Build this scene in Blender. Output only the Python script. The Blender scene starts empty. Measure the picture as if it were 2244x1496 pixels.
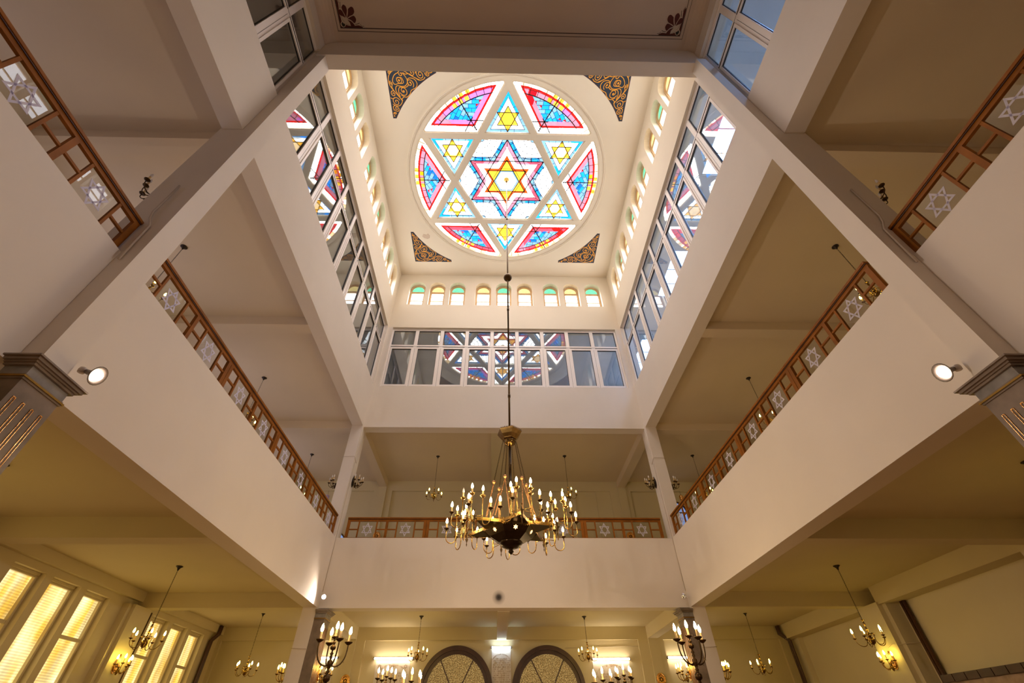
import bpy, math, random
from mathutils import Vector, Matrix
random.seed(7)
PI = math.pi
sc = bpy.context.scene
COL = sc.collection
sin, cos = math.sin, math.cos

# ------------------------------------------------------------------ dimensions (metres)
A = 4.437            # half width of the central well
D = 12.0             # far face of the well
Z1, Z2, ZR, Z3 = 3.848, 5.454, 6.004, 8.802
W0, W1, ZC = 10.41, 13.2, 16.368
ZG, ZU = 4.17, 9.06  # gallery ceilings
ZN = 13.95           # near ceiling
YB = 16.1            # back wall
CY = 7.72            # rose centre

# ------------------------------------------------------------------ materials
def mat(name, col, rough=.6, metal=0., bump=0., bscale=20., vary=0., vscale=3., spec=.5):
    m = bpy.data.materials.new(name); m.use_nodes = True
    nt = m.node_tree; b = nt.nodes['Principled BSDF']
    b.inputs['Base Color'].default_value = (*col, 1)
    b.inputs['Roughness'].default_value = rough
    b.inputs['Metallic'].default_value = metal
    b.inputs['Specular IOR Level'].default_value = spec
    tc = nt.nodes.new('ShaderNodeTexCoord')
    if vary:
        n = nt.nodes.new('ShaderNodeTexNoise'); n.inputs['Scale'].default_value = vscale; n.inputs['Detail'].default_value = 6
        nt.links.new(tc.outputs['Object'], n.inputs['Vector'])
        r = nt.nodes.new('ShaderNodeMapRange'); r.inputs['From Min'].default_value = .3; r.inputs['From Max'].default_value = .7
        r.inputs['To Min'].default_value = 1-vary; r.inputs['To Max'].default_value = 1+vary
        nt.links.new(n.outputs['Fac'], r.inputs['Value'])
        mx = nt.nodes.new('ShaderNodeMix'); mx.data_type = 'RGBA'; mx.blend_type = 'MULTIPLY'
        mx.inputs['Factor'].default_value = 1; mx.inputs['A'].default_value = (*col, 1)
        nt.links.new(r.outputs['Result'], mx.inputs['B'])
        nt.links.new(mx.outputs['Result'], b.inputs['Base Color'])
        m['_mix'] = mx.name
    if bump:
        n2 = nt.nodes.new('ShaderNodeTexNoise'); n2.inputs['Scale'].default_value = bscale; n2.inputs['Detail'].default_value = 8
        nt.links.new(tc.outputs['Object'], n2.inputs['Vector'])
        bp = nt.nodes.new('ShaderNodeBump'); bp.inputs['Strength'].default_value = bump; bp.inputs['Distance'].default_value = .02
        nt.links.new(n2.outputs['Fac'], bp.inputs['Height']); nt.links.new(bp.outputs['Normal'], b.inputs['Normal'])
    return m

def emit(name, col, s, vary=0., vscale=3.):
    m = bpy.data.materials.new(name); m.use_nodes = True
    nt = m.node_tree; nt.nodes.clear()
    o = nt.nodes.new('ShaderNodeOutputMaterial'); e = nt.nodes.new('ShaderNodeEmission')
    e.inputs['Color'].default_value = (*col, 1); e.inputs['Strength'].default_value = s
    if vary:
        tc = nt.nodes.new('ShaderNodeTexCoord'); n = nt.nodes.new('ShaderNodeTexNoise')
        n.inputs['Scale'].default_value = vscale; n.inputs['Detail'].default_value = 3
        nt.links.new(tc.outputs['Object'], n.inputs['Vector'])
        r = nt.nodes.new('ShaderNodeMapRange'); r.inputs['From Min'].default_value = .3; r.inputs['From Max'].default_value = .7
        r.inputs['To Min'].default_value = s*(1-vary); r.inputs['To Max'].default_value = s*(1+vary)
        nt.links.new(n.outputs['Fac'], r.inputs['Value']); nt.links.new(r.outputs['Result'], e.inputs['Strength'])
    nt.links.new(e.outputs[0], o.inputs[0])
    return m

def glass(name, tint, base=.14, rough=.0, mul=1.7):
    m = bpy.data.materials.new(name); m.use_nodes = True
    nt = m.node_tree; nt.nodes.clear()
    o = nt.nodes.new('ShaderNodeOutputMaterial')
    t = nt.nodes.new('ShaderNodeBsdfTransparent'); t.inputs['Color'].default_value = (*tint, 1)
    g = nt.nodes.new('ShaderNodeBsdfGlossy'); g.inputs['Roughness'].default_value = rough
    g.inputs['Color'].default_value = (.95, .97, 1, 1)
    lw = nt.nodes.new('ShaderNodeLayerWeight'); lw.inputs['Blend'].default_value = .5
    pw = nt.nodes.new('ShaderNodeMath'); pw.operation = 'POWER'; pw.inputs[1].default_value = 5
    nt.links.new(lw.outputs['Facing'], pw.inputs[0])
    f = nt.nodes.new('ShaderNodeMath'); f.operation = 'MULTIPLY_ADD'; f.inputs[1].default_value = .96; f.inputs[2].default_value = .04
    nt.links.new(pw.outputs[0], f.inputs[0])
    a = nt.nodes.new('ShaderNodeMath'); a.operation = 'MULTIPLY_ADD'; a.use_clamp = True
    a.inputs[1].default_value = mul; a.inputs[2].default_value = base
    mx = nt.nodes.new('ShaderNodeMixShader')
    nt.links.new(f.outputs[0], a.inputs[0]); nt.links.new(a.outputs[0], mx.inputs[0])
    nt.links.new(t.outputs[0], mx.inputs[1]); nt.links.new(g.outputs[0], mx.inputs[2])
    nt.links.new(mx.outputs[0], o.inputs[0])
    return m

M = {}
PAINT = (.74, .672, .585)
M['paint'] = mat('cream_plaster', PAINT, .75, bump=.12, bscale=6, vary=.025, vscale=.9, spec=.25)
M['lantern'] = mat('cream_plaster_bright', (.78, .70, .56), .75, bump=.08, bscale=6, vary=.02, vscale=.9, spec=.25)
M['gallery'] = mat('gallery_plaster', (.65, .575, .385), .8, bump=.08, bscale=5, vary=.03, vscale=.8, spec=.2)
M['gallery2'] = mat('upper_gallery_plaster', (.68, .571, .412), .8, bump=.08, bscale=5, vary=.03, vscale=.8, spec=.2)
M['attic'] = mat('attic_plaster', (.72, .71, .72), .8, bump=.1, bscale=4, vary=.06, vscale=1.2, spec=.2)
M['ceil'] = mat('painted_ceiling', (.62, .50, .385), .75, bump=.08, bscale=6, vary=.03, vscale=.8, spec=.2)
M['frame'] = mat('white_frame', (.86, .80, .75), .35, spec=.5)
M['gasket'] = mat('black_gasket', (.03, .03, .03), .5)
M['line'] = mat('dark_line', (.05, .035, .03), .7)
M['ochre'] = mat('ochre_wood_frame', (.62, .42, .22), .5, vary=.1, vscale=6)
M['wood'] = mat('orange_brown_wood', (.26, .09, .011), .5, bump=.1, bscale=30, vary=.22, vscale=4, spec=.12)
M['wood_dark'] = mat('dark_wood', (.055, .02, .008), .4, bump=.1, bscale=30, vary=.25, vscale=5)
M['brass'] = mat('brass', (.46, .29, .075), .22, metal=1., vary=.12, vscale=10)
M['bronze'] = mat('dark_bronze', (.085, .05, .02), .33, metal=1., vary=.15, vscale=10)
M['blackened'] = mat('blackened_bronze', (.042, .027, .014), .28, metal=1., vary=.2, vscale=14)
M['antique'] = mat('antique_brass', (.27, .165, .05), .2, metal=1., vary=.25, vscale=16)
M['copper'] = mat('copper_gold', (.82, .42, .16), .3, metal=1., vary=.1, vscale=12)
M['iron'] = mat('black_iron', (.035, .026, .02), .4, metal=.6)
M['candle'] = mat('candle_tube', (.72, .50, .22), .55, bump=.3, bscale=60)
M['candle'].node_tree.nodes['Principled BSDF'].inputs['Subsurface Weight'].default_value = .0
M['bulb'] = emit('lit_bulb', (1, .70, .34), 74)
M['bulb_s'] = emit('lit_bulb_small', (1, .70, .11), 42)
M['bulb_off'] = mat('unlit_bulb', (.75, .70, .66), .25)
M['marble'] = mat('grey_brown_marbling', (.215, .165, .125), .35, bump=.05, bscale=20, vary=.3, vscale=5)
M['marble2'] = mat('blue_grey_marbling', (.25, .235, .22), .35, bump=.05, bscale=20, vary=.25, vscale=8)
M['gold'] = mat('gilt', (.95, .55, .20), .22, metal=1., bump=.5, bscale=25)
M['lamp_metal'] = mat('lamp_beige', (.62, .55, .47), .5)
M['dish'] = mat('lamp_dish', (.16, .13, .11), .3)
M['flood'] = emit('flood_glass', (1, .78, .62), 14)
M['chrome'] = mat('chrome', (.8, .8, .8), .12, metal=1.)
M['cable'] = mat('cable', (.55, .46, .36), .6)
M['pipe'] = mat('brown_pipe', (.075, .033, .02), .35)
M['tube_warm'] = emit('tube_warm', (1, .80, .56), 26)
M['tube_cool'] = emit('tube_cool', (.70, .87, 1), 22)
M['plaque'] = mat('marble_plaque', (.66, .61, .56), .35, vary=.1, vscale=4)
M['letters'] = mat('engraved_gold_letters', (.36, .24, .13), .5)
M['navy'] = mat('navy_paint', (.022, .035, .06), .75, vary=.15, vscale=5)
M['goldpaint'] = mat('ochre_gold_paint', (.80, .37, .035), .6)
M['redpaint'] = mat('oxblood_paint', (.085, .012, .006), .7)
M['blackpaint'] = mat('black_paint', (.02, .018, .012), .7)
M['buff'] = mat('pale_buff_paint', (.62, .50, .36), .7)
def frosted():
    m = bpy.data.materials.new('frosted_star'); m.use_nodes = True
    nt = m.node_tree; nt.nodes.clear(); L = nt.links.new
    o = nt.nodes.new('ShaderNodeOutputMaterial'); t = nt.nodes.new('ShaderNodeBsdfTransparent'); d = nt.nodes.new('ShaderNodeBsdfDiffuse'); tr = nt.nodes.new('ShaderNodeBsdfTranslucent')
    d.inputs['Color'].default_value = (.85, .82, .88, 1); tr.inputs['Color'].default_value = (.9, .88, 1, 1)
    a = nt.nodes.new('ShaderNodeMixShader'); a.inputs[0].default_value = .45; L(d.outputs[0], a.inputs[1]); L(tr.outputs[0], a.inputs[2])
    b = nt.nodes.new('ShaderNodeMixShader'); b.inputs[0].default_value = .85; L(t.outputs[0], b.inputs[1]); L(a.outputs[0], b.inputs[2]); L(b.outputs[0], o.inputs[0])
    return m
M['frost'] = frosted()
M['pane'] = glass('window_glass', (.90, .92, .92), .055, 0., 1.)
M['pane2'] = glass('railing_glass', (.95, .96, .95), .0, 0., .7)
M['floor'] = mat('floor_boards', (.30, .17, .09), .5, vary=.2, vscale=3)
M['lavender'] = mat('lavender_glass', (.42, .33, .50), .3)
M['curtain'] = mat('beige_curtain', (.45, .33, .24), .8, vary=.2, vscale=8)
# stained glass
SG = dict(white=((1, .985, .95), 7.5), cream=((1, .70, .36), 2.6), yellow=((1, .46, .025), 3.0), amber=((1, .32, .006), 2.1),
          red=((1, .010, .008), 2.1), crimson=((1, .02, .04), .75), pink=((1, .30, .42), 1.3), mauve=((1, .27, .95), 1.25),
          rose=((1, .10, .16), 1.4), lblue=((.30, .60, 1), 1.15), blue=((.012, .30, 1), 2.1), dblue=((.01, .16, 1), 1.7),
          orange=((1, .07, .006), 2.2), green=((.10, .80, .36), 1.4), gyellow=((1, .48, .03), 2.8))
for k, (c, s) in SG.items():
    M['sg_'+k] = emit('stained_'+k, c, s, .14 if k != 'white' else .05, 4)
M['lead'] = mat('lead_came', (.03, .02, .02), .6)
M['skyglass'] = emit('daylight_pane_roof', (.27, .49, 1), 21)
M['archwhite'] = emit('daylight_frosted_pane', (1, .97, 1), 5.5)
M['archgreen'] = emit('green_glass_pane', (.22, .85, .48), 1.0, .15, 12)
M['archyellow'] = emit('yellow_glass_pane', (1, .76, .30), 1.1, .15, 12)
M['bluewin'] = emit('blue_evening_pane', (.30, .42, .80), .55)
M['galwin'] = emit('cool_daylight_pane', (.66, .66, 1), 2.2)

def yellow_window():
    m = bpy.data.materials.new('backlit_yellow_relief_glass'); m.use_nodes = True
    nt = m.node_tree; nt.nodes.clear(); L = nt.links.new
    o = nt.nodes.new('ShaderNodeOutputMaterial'); e = nt.nodes.new('ShaderNodeEmission')
    tc = nt.nodes.new('ShaderNodeTexCoord')
    mp = nt.nodes.new('ShaderNodeMapping'); mp.inputs['Scale'].default_value = (1, 1, .25); L(tc.outputs['Object'], mp.inputs[0])
    n = nt.nodes.new('ShaderNodeTexNoise'); n.inputs['Scale'].default_value = 4.5; n.inputs['Detail'].default_value = 3; L(mp.outputs[0], n.inputs['Vector'])
    cr = nt.nodes.new('ShaderNodeValToRGB'); cr.color_ramp.elements[0].position = .35; cr.color_ramp.elements[0].color = (.92, .50, .07, 1)
    cr.color_ramp.elements[1].position = .64; cr.color_ramp.elements[1].color = (1, .80, .40, 1)
    L(n.outputs['Fac'], cr.inputs[0])
    sx = nt.nodes.new('ShaderNodeSeparateXYZ'); L(tc.outputs['Object'], sx.inputs[0])
    def wave(inp, freq, ph=None):
        a = nt.nodes.new('ShaderNodeMath'); a.operation = 'MULTIPLY'; a.inputs[1].default_value = freq; L(inp, a.inputs[0])
        r = a.outputs[0]
        if ph is not None:
            ad = nt.nodes.new('ShaderNodeMath'); ad.operation = 'ADD'; L(r, ad.inputs[0]); L(ph, ad.inputs[1]); r = ad.outputs[0]
        s = nt.nodes.new('ShaderNodeMath'); s.operation = 'SINE'; L(r, s.inputs[0]); return s.outputs[0]
    wz = wave(sx.outputs['Z'], 150)
    wz2 = nt.nodes.new('ShaderNodeMath'); wz2.operation = 'MULTIPLY'; wz2.inputs[1].default_value = .9; L(wz, wz2.inputs[0])
    wy = wave(sx.outputs['Y'], 270, wz2.outputs[0])
    mm = nt.nodes.new('ShaderNodeMath'); mm.operation = 'MULTIPLY_ADD'; mm.inputs[1].default_value = .2; mm.inputs[2].default_value = 1.0; L(wy, mm.inputs[0])
    m2 = nt.nodes.new('ShaderNodeMath'); m2.operation = 'MULTIPLY_ADD'; m2.inputs[1].default_value = .2; L(wz, m2.inputs[0]); L(mm.outputs[0], m2.inputs[2])
    n3 = nt.nodes.new('ShaderNodeTexNoise'); n3.inputs['Scale'].default_value = 3.; L(mp.outputs[0], n3.inputs['Vector'])
    mr = nt.nodes.new('ShaderNodeMapRange'); mr.inputs['From Min'].default_value = .3; mr.inputs['From Max'].default_value = .7
    mr.inputs['To Min'].default_value = .62; mr.inputs['To Max'].default_value = 1.45; L(n3.outputs['Fac'], mr.inputs['Value'])
    m3 = nt.nodes.new('ShaderNodeMath'); m3.operation = 'MULTIPLY'; L(m2.outputs[0], m3.inputs[0]); L(mr.outputs[0], m3.inputs[1])
    L(m3.outputs[0], e.inputs['Strength']); L(cr.outputs[0], e.inputs['Color']); L(e.outputs[0], o.inputs[0])
    return m
M['ywin'] = yellow_window()

def cathedral():
    m = mat('hammered_amber_glass', (.30, .20, .08), .16, metal=.55)
    nt = m.node_tree; L = nt.links.new; b = nt.nodes['Principled BSDF']
    tc = nt.nodes.new('ShaderNodeTexCoord'); v = nt.nodes.new('ShaderNodeTexVoronoi'); v.inputs['Scale'].default_value = 40
    L(tc.outputs['Object'], v.inputs['Vector'])
    bp = nt.nodes.new('ShaderNodeBump'); bp.inputs['Strength'].default_value = 1; bp.inputs['Distance'].default_value = .03
    L(v.outputs['Distance'], bp.inputs['Height']); L(bp.outputs['Normal'], b.inputs['Normal'])
    b.inputs['Emission Color'].default_value = (.75, .48, .16, 1); mr = nt.nodes.new('ShaderNodeMapRange'); mr.inputs['From Min'].default_value = .12; mr.inputs['From Max'].default_value = .55; mr.inputs['To Min'].default_value = .62; mr.inputs['To Max'].default_value = .12
    L(v.outputs['Distance'], mr.inputs['Value']); L(mr.outputs[0], b.inputs['Emission Strength'])  # glitter painted into the glass: each cell centre glows, no lamp behind it
    return m
M['cathedral'] = cathedral()

# parapet plaster with one soft round dark spot, fading outward
def spotted(loc):
    m = mat('cream_plaster_spotted', PAINT, .75, bump=.12, bscale=6, vary=.025, vscale=.9, spec=.25)
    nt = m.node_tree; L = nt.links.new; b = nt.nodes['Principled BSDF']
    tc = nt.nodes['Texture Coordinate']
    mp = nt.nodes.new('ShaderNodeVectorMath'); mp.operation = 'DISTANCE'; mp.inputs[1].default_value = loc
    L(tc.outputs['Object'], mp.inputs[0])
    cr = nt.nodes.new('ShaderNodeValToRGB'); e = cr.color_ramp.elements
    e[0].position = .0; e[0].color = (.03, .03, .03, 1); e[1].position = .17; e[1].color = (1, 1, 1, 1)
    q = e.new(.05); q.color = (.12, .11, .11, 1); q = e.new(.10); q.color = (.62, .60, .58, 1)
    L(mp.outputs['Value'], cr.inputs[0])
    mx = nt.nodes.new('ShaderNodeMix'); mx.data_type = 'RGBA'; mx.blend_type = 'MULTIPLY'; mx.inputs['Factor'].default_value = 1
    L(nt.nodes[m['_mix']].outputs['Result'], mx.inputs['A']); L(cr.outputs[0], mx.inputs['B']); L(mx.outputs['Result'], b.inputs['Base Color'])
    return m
M['spotted'] = spotted((-.17, 12.0, 4.07))

# ------------------------------------------------------------------ mesh builder
class MB:
    def __init__(s): s.v = []; s.f = []; s.m = []; s.s = []
    def add(s, vs, fs, mi=0, sm=False):
        o = len(s.v); s.v += [tuple(p) for p in vs]
        for f in fs: s.f.append([o+i for i in f]); s.m.append(mi); s.s.append(sm)
        return s
    def box(s, x0, x1, y0, y1, z0, z1, mi=0):
        vs = [(x, y, z) for z in (z0, z1) for y in (y0, y1) for x in (x0, x1)]
        return s.add(vs, [(0, 2, 3, 1), (4, 5, 7, 6), (0, 1, 5, 4), (2, 6, 7, 3), (0, 4, 6, 2), (1, 3, 7, 5)], mi)
    def pbox(s, P, u0, u1, w0, w1, z0, z1, mi=0):
        vs = [P(u, w, z) for z in (z0, z1) for w in (w0, w1) for u in (u0, u1)]
        return s.add(vs, [(0, 2, 3, 1), (4, 5, 7, 6), (0, 1, 5, 4), (2, 6, 7, 3), (0, 4, 6, 2), (1, 3, 7, 5)], mi)
    def ext(s, P, poly, w0, w1, mi=0):
        """polygon of (u,z) pushed from w0 to w1"""
        n = len(poly)
        vs = [P(u, w0, z) for u, z in poly]+[P(u, w1, z) for u, z in poly]
        fs = [tuple(range(n)), tuple(range(2*n-1, n-1, -1))]+[(i, (i+1) % n, n+(i+1) % n, n+i) for i in range(n)]
        return s.add(vs, fs, mi)
    def flat(s, P, poly, w, mi=0):
        return s.add([P(u, w, z) for u, z in poly], [tuple(range(len(poly)))], mi)
    def bar(s, p, q, wd, hd, mi=0, up=(0, 0, 1)):
        p = Vector(p); q = Vector(q); d = (q-p).normalized(); u = Vector(up)
        a = d.cross(u)
        if a.length < 1e-4: a = d.cross(Vector((1, 0, 0)))
        a.normalize(); b = a.cross(d)
        vs = []
        for c in (p, q):
            for i, j in ((-1, -1), (1, -1), (1, 1), (-1, 1)): vs.append(c+a*(i*wd/2)+b*(j*hd/2))
        return s.add(vs, [(0, 1, 2, 3), (7, 6, 5, 4), (0, 4, 5, 1), (1, 5, 6, 2), (2, 6, 7, 3), (3, 7, 4, 0)], mi)
    def tube(s, pts, r, n=8, mi=0, closed=False):
        pts = [Vector(p) for p in pts]; N = len(pts)
        rs = r if isinstance(r, (list, tuple)) else [r]*N
        vs = []; prev = None
        for i, p in enumerate(pts):
            if closed: t = pts[(i+1) % N]-pts[i-1]
            else: t = pts[min(i+1, N-1)]-pts[max(i-1, 0)]
            if t.length < 1e-9: t = Vector((0, 0, 1))
            t.normalize()
            if prev is None:
                a = t.orthogonal().normalized()
            else:
                a = prev-t*prev.dot(t)
                a = a.normalized() if a.length > 1e-5 else t.orthogonal().normalized()
            prev = a; b = t.cross(a)
            for k in range(n):
                th = 2*PI*k/n; vs.append(p+(a*cos(th)+b*sin(th))*rs[i])
        fs = []
        for i in range(N if closed else N-1):
            j = (i+1) % N
            for k in range(n): fs.append((i*n+k, i*n+(k+1) % n, j*n+(k+1) % n, j*n+k))
        if not closed: fs += [tuple(range(n-1, -1, -1)), tuple(range((N-1)*n, N*n))]
        return s.add(vs, fs, mi, True)
    def lathe(s, prof, o=(0, 0, 0), n=12, mi=0, mtx=None, sm=True, ph=0):
        vs = []
        for r, z in prof:
            for k in range(n):
                th = 2*PI*k/n+ph; p = Vector((r*cos(th), r*sin(th), z))
                if mtx is not None: p = mtx @ p
                vs.append(p+Vector(o))
        fs = []
        for i in range(len(prof)-1):
            for k in range(n): fs.append((i*n+k, i*n+(k+1) % n, (i+1)*n+(k+1) % n, (i+1)*n+k))
        fs += [tuple(range(n-1, -1, -1)), tuple(range((len(prof)-1)*n, len(prof)*n))]
        return s.add(vs, fs, mi, sm)
    def build(s, name, mats, parent=None, kind=None):
        me = bpy.data.meshes.new(name); me.from_pydata([tuple(p) for p in s.v], [], s.f)
        if not isinstance(mats, (list, tuple)): mats = [mats]
        for m in mats: me.materials.append(M[m] if isinstance(m, str) else m)
        me.polygons.foreach_set('material_index', s.m); me.polygons.foreach_set('use_smooth', s.s); me.update()
        o = bpy.data.objects.new(name, me); COL.objects.link(o)
        if parent: o.parent = parent
        if kind: o['kind'] = kind
        return o

def tag(o, label, cat, group=None):
    o['label'] = label; o['category'] = cat
    if group: o['group'] = group
    return o
def thing(name, label, cat, loc=(0, 0, 0), rz=0, group=None):
    o = bpy.data.objects.new(name, None); COL.objects.link(o)
    o.location = loc; o.rotation_euler = (0, 0, rz); o.empty_display_size = .1
    return tag(o, label, cat, group)
KIDS = {}
def copy_tree(o, parent=None):
    c = o.copy(); COL.objects.link(c)
    if parent: c.parent = parent
    for ch in [x for x in o.children]: copy_tree(ch, c)
    return c
def dup(o, loc, rz, label, group=None):
    c = copy_tree(o); c.location = loc; c.rotation_euler = (0, 0, rz); c['label'] = label
    if group: c['group'] = group
    return c
S = 'structure'
Pback = lambda u, w, z: (u, D+w, z)
Pfront = lambda u, w, z: (u, 3.25-w, z)
Pleft = lambda u, w, z: (-A-w, u, z)
Pright = lambda u, w, z: (A+w, u, z)
Pc = lambda u, w, v: (u, v, w)      # plan: (x, z, y)

# ------------------------------------------------------------------ walls with arched openings
def arch_wall(mb, P, u0, u1, z0, z1, arches, T, N=14):
    def quad(a, b, c, d): mb.add([a, b, c, d], [(0, 1, 2, 3)])
    def slab(ua, ub, za, zb):
        for w in (0, T): quad(P(ua, w, za), P(ub, w, za), P(ub, w, zb), P(ua, w, zb))
    cur = u0
    for uc, hw, zb, zt in arches:
        slab(cur, uc-hw, z0, z1); slab(uc-hw, uc+hw, z0, zb)
        sp = zt-hw; pts = [(uc-hw*cos(PI*i/N), sp+hw*sin(PI*i/N)) for i in range(N+1)]
        for (a, za), (b, zb2) in zip(pts, pts[1:]):
            for w in (0, T): quad(P(a, w, za), P(b, w, zb2), P(b, w, z1), P(a, w, z1))
        o = len(mb.v)
        loop = [(uc-hw, zb)]+pts+[(uc+hw, zb)]
        for (a, za), (b, zb2) in zip(loop, loop[1:]+loop[:1]):
            mb.add([P(a, 0, za), P(b, 0, zb2), P(b, T, zb2), P(a, T, za)], [(0, 1, 2, 3)])
        cur = uc+hw
    slab(cur, u1, z0, z1)
    for z in (z0, z1): quad(P(u0, 0, z), P(u1, 0, z), P(u1, T, z), P(u0, T, z))
    for u in (u0, u1): quad(P(u, 0, z0), P(u, T, z0), P(u, T, z1), P(u, 0, z1))

ARZ0, ARZ1, AHW = 14.5, 15.9, .325
back_arch = [-3.62, -2.79, -1.95, -.88, -.03, .85, 1.94, 2.80, 3.70]
side_arch = [4.11, 4.93, 5.76, 6.83, 7.66, 8.49, 9.55, 10.37, 11.23]
T = .35
mb = MB(); arch_wall(mb, Pback, -A, A, W1, ZC+.1, [(u, AHW, ARZ0, ARZ1) for u in back_arch], T)
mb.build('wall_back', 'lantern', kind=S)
mb = MB(); arch_wall(mb, Pfront, -A, A, ZN, ZC+.1, [(u, AHW, ARZ0, ARZ1) for u in back_arch], .3)
mb.box(-A, A, 2.95, 3.25, 12.93, ZN)
mb.build('wall_front', 'paint', kind=S)
mb = MB(); arch_wall(mb, Pleft, 2.95, 12.35, W1, ZC+.1, [(u, AHW, ARZ0, ARZ1) for u in side_arch], T)
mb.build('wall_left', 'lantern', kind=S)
mb = MB(); arch_wall(mb, Pright, 2.95, 12.35, W1, ZC+.1, [(u, AHW, ARZ0, ARZ1) for u in side_arch], T)
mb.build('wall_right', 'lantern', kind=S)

NWIN = [1]
def nwin():
    NWIN[0] += 1; return 'window_%d' % NWIN[0]
def arched_window(P, uc, green):
    w = .17; sp = ARZ1-AHW-.02; R = AHW-.005
    mb = MB()
    def ring(ro, ri, w0, w1, mi=0, N=16):
        a = [(uc-ro*cos(PI*i/N), sp+ro*sin(PI*i/N)) for i in range(N+1)]
        b = [(uc-ri*cos(PI*i/N), sp+ri*sin(PI*i/N)) for i in range(N+1)]
        for i in range(N): mb.ext(P, [a[i], a[i+1], b[i+1], b[i]], w0, w1, mi)
    ring(R, R-.045, w, w+.08); ring(R-.045, R-.075, w+.02, w+.08)
    for sg in (-1, 1):
        u0 = uc+sg*R; u1 = uc+sg*(R-.055)
        mb.pbox(P, min(u0, u1), max(u0, u1), w+.001, w+.079, ARZ0+.001, sp-.001)
    mb.pbox(P, uc-R+.054, uc+R-.054, w+.003, w+.077, sp-.16, sp-.10)
    mb.pbox(P, uc-R+.05, uc+R-.05, w+.01, w+.07, sp-.20, sp-.165)
    mb.pbox(P, uc-R+.05, uc+R-.05, w+.01, w+.06, 14.88, 14.915)
    mb.pbox(P, uc-R+.056, uc+R-.056, w+.002, w+.078, ARZ0+.001, ARZ0+.05)
    for sg in (-1, 1):
        u0 = uc+sg*(R-.055); u1 = uc+sg*(R-.075)
        mb.pbox(P, min(u0, u1), max(u0, u1), w+.021, w+.069, ARZ0+.001, sp-.001)
    f = mb.build(nwin(), 'ochre', kind=S)
    r = R-.06
    top = MB(); top.flat(P, [(uc-r*cos(PI*i/14), sp-.11+(r+.10)*sin(PI*i/14)) for i in range(15)], w+.045)
    top.build('coloured_lunette', 'archgreen' if green else 'archyellow', f)
    lo = MB(); lo.flat(P, [(uc-r, ARZ0), (uc+r, ARZ0), (uc+r, sp-.18), (uc-r, sp-.18)], w+.045)
    lo.build('frosted_pane', 'archwhite', f)
for i, u in enumerate(back_arch): arched_window(Pback, u, i % 2 == 0)
for i, u in enumerate(side_arch):
    arched_window(Pleft, u, i % 2 == 1); arched_window(Pright, u, i % 2 == 1)
for i, u in enumerate(back_arch): arched_window(Pfront, u, i % 2 == 0)

# ------------------------------------------------------------------ lower lantern walls (between gallery opening and window band)
def box(name, m, *a, kind=S, parent=None):
    return MB().box(*a).build(name, m, parent, kind)
YN = -4.0
box('wall_left', 'paint', -4.77, -A, YN, 12.0, Z3, W0)
box('wall_right', 'paint', A, 4.77, YN, 12.0, Z3, W0)
mb = MB(); mb.box(-4.77, 4.77, D, 12.33, Z3, W0); mb.build('wall_back', 'paint', kind=S)
# ends of the back band
mb = MB(); mb.box(-4.79, -4.26, D, 12.35, W0, W1); mb.box(4.26, 4.79, D, 12.35, W0, W1); mb.build('wall_back', 'paint', kind=S)
mb = MB(); mb.box(-4.79, -A, 11.9, 12.0, W0, W1); mb.build('wall_left', 'paint', kind=S)
mb = MB(); mb.box(A, 4.79, 11.9, 12.0, W0, W1); mb.build('wall_right', 'paint', kind=S)
# near bay upper side walls
for s, nm in ((-1, 'wall_left'), (1, 'wall_right')):
    x0, x1 = sorted((s*A, s*4.79))
    box(nm, 'paint', x0, x1, YN, 2.95, 13.32, ZN+.2)
    y0, y1 = (2.95, 3.40)
    box(nm, 'paint', x0, x1, 3.02, 3.38, W0, W1+.01)
# parapets
box('wall_left', 'paint', -4.77, -A, YN, 12.0, Z1, Z2)
box('wall_right', 'paint', A, 4.77, YN, 12.0, Z1, Z2)
box('wall_back', 'spotted', -4.77, 4.77, D, 12.33, Z1, Z2)

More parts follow.
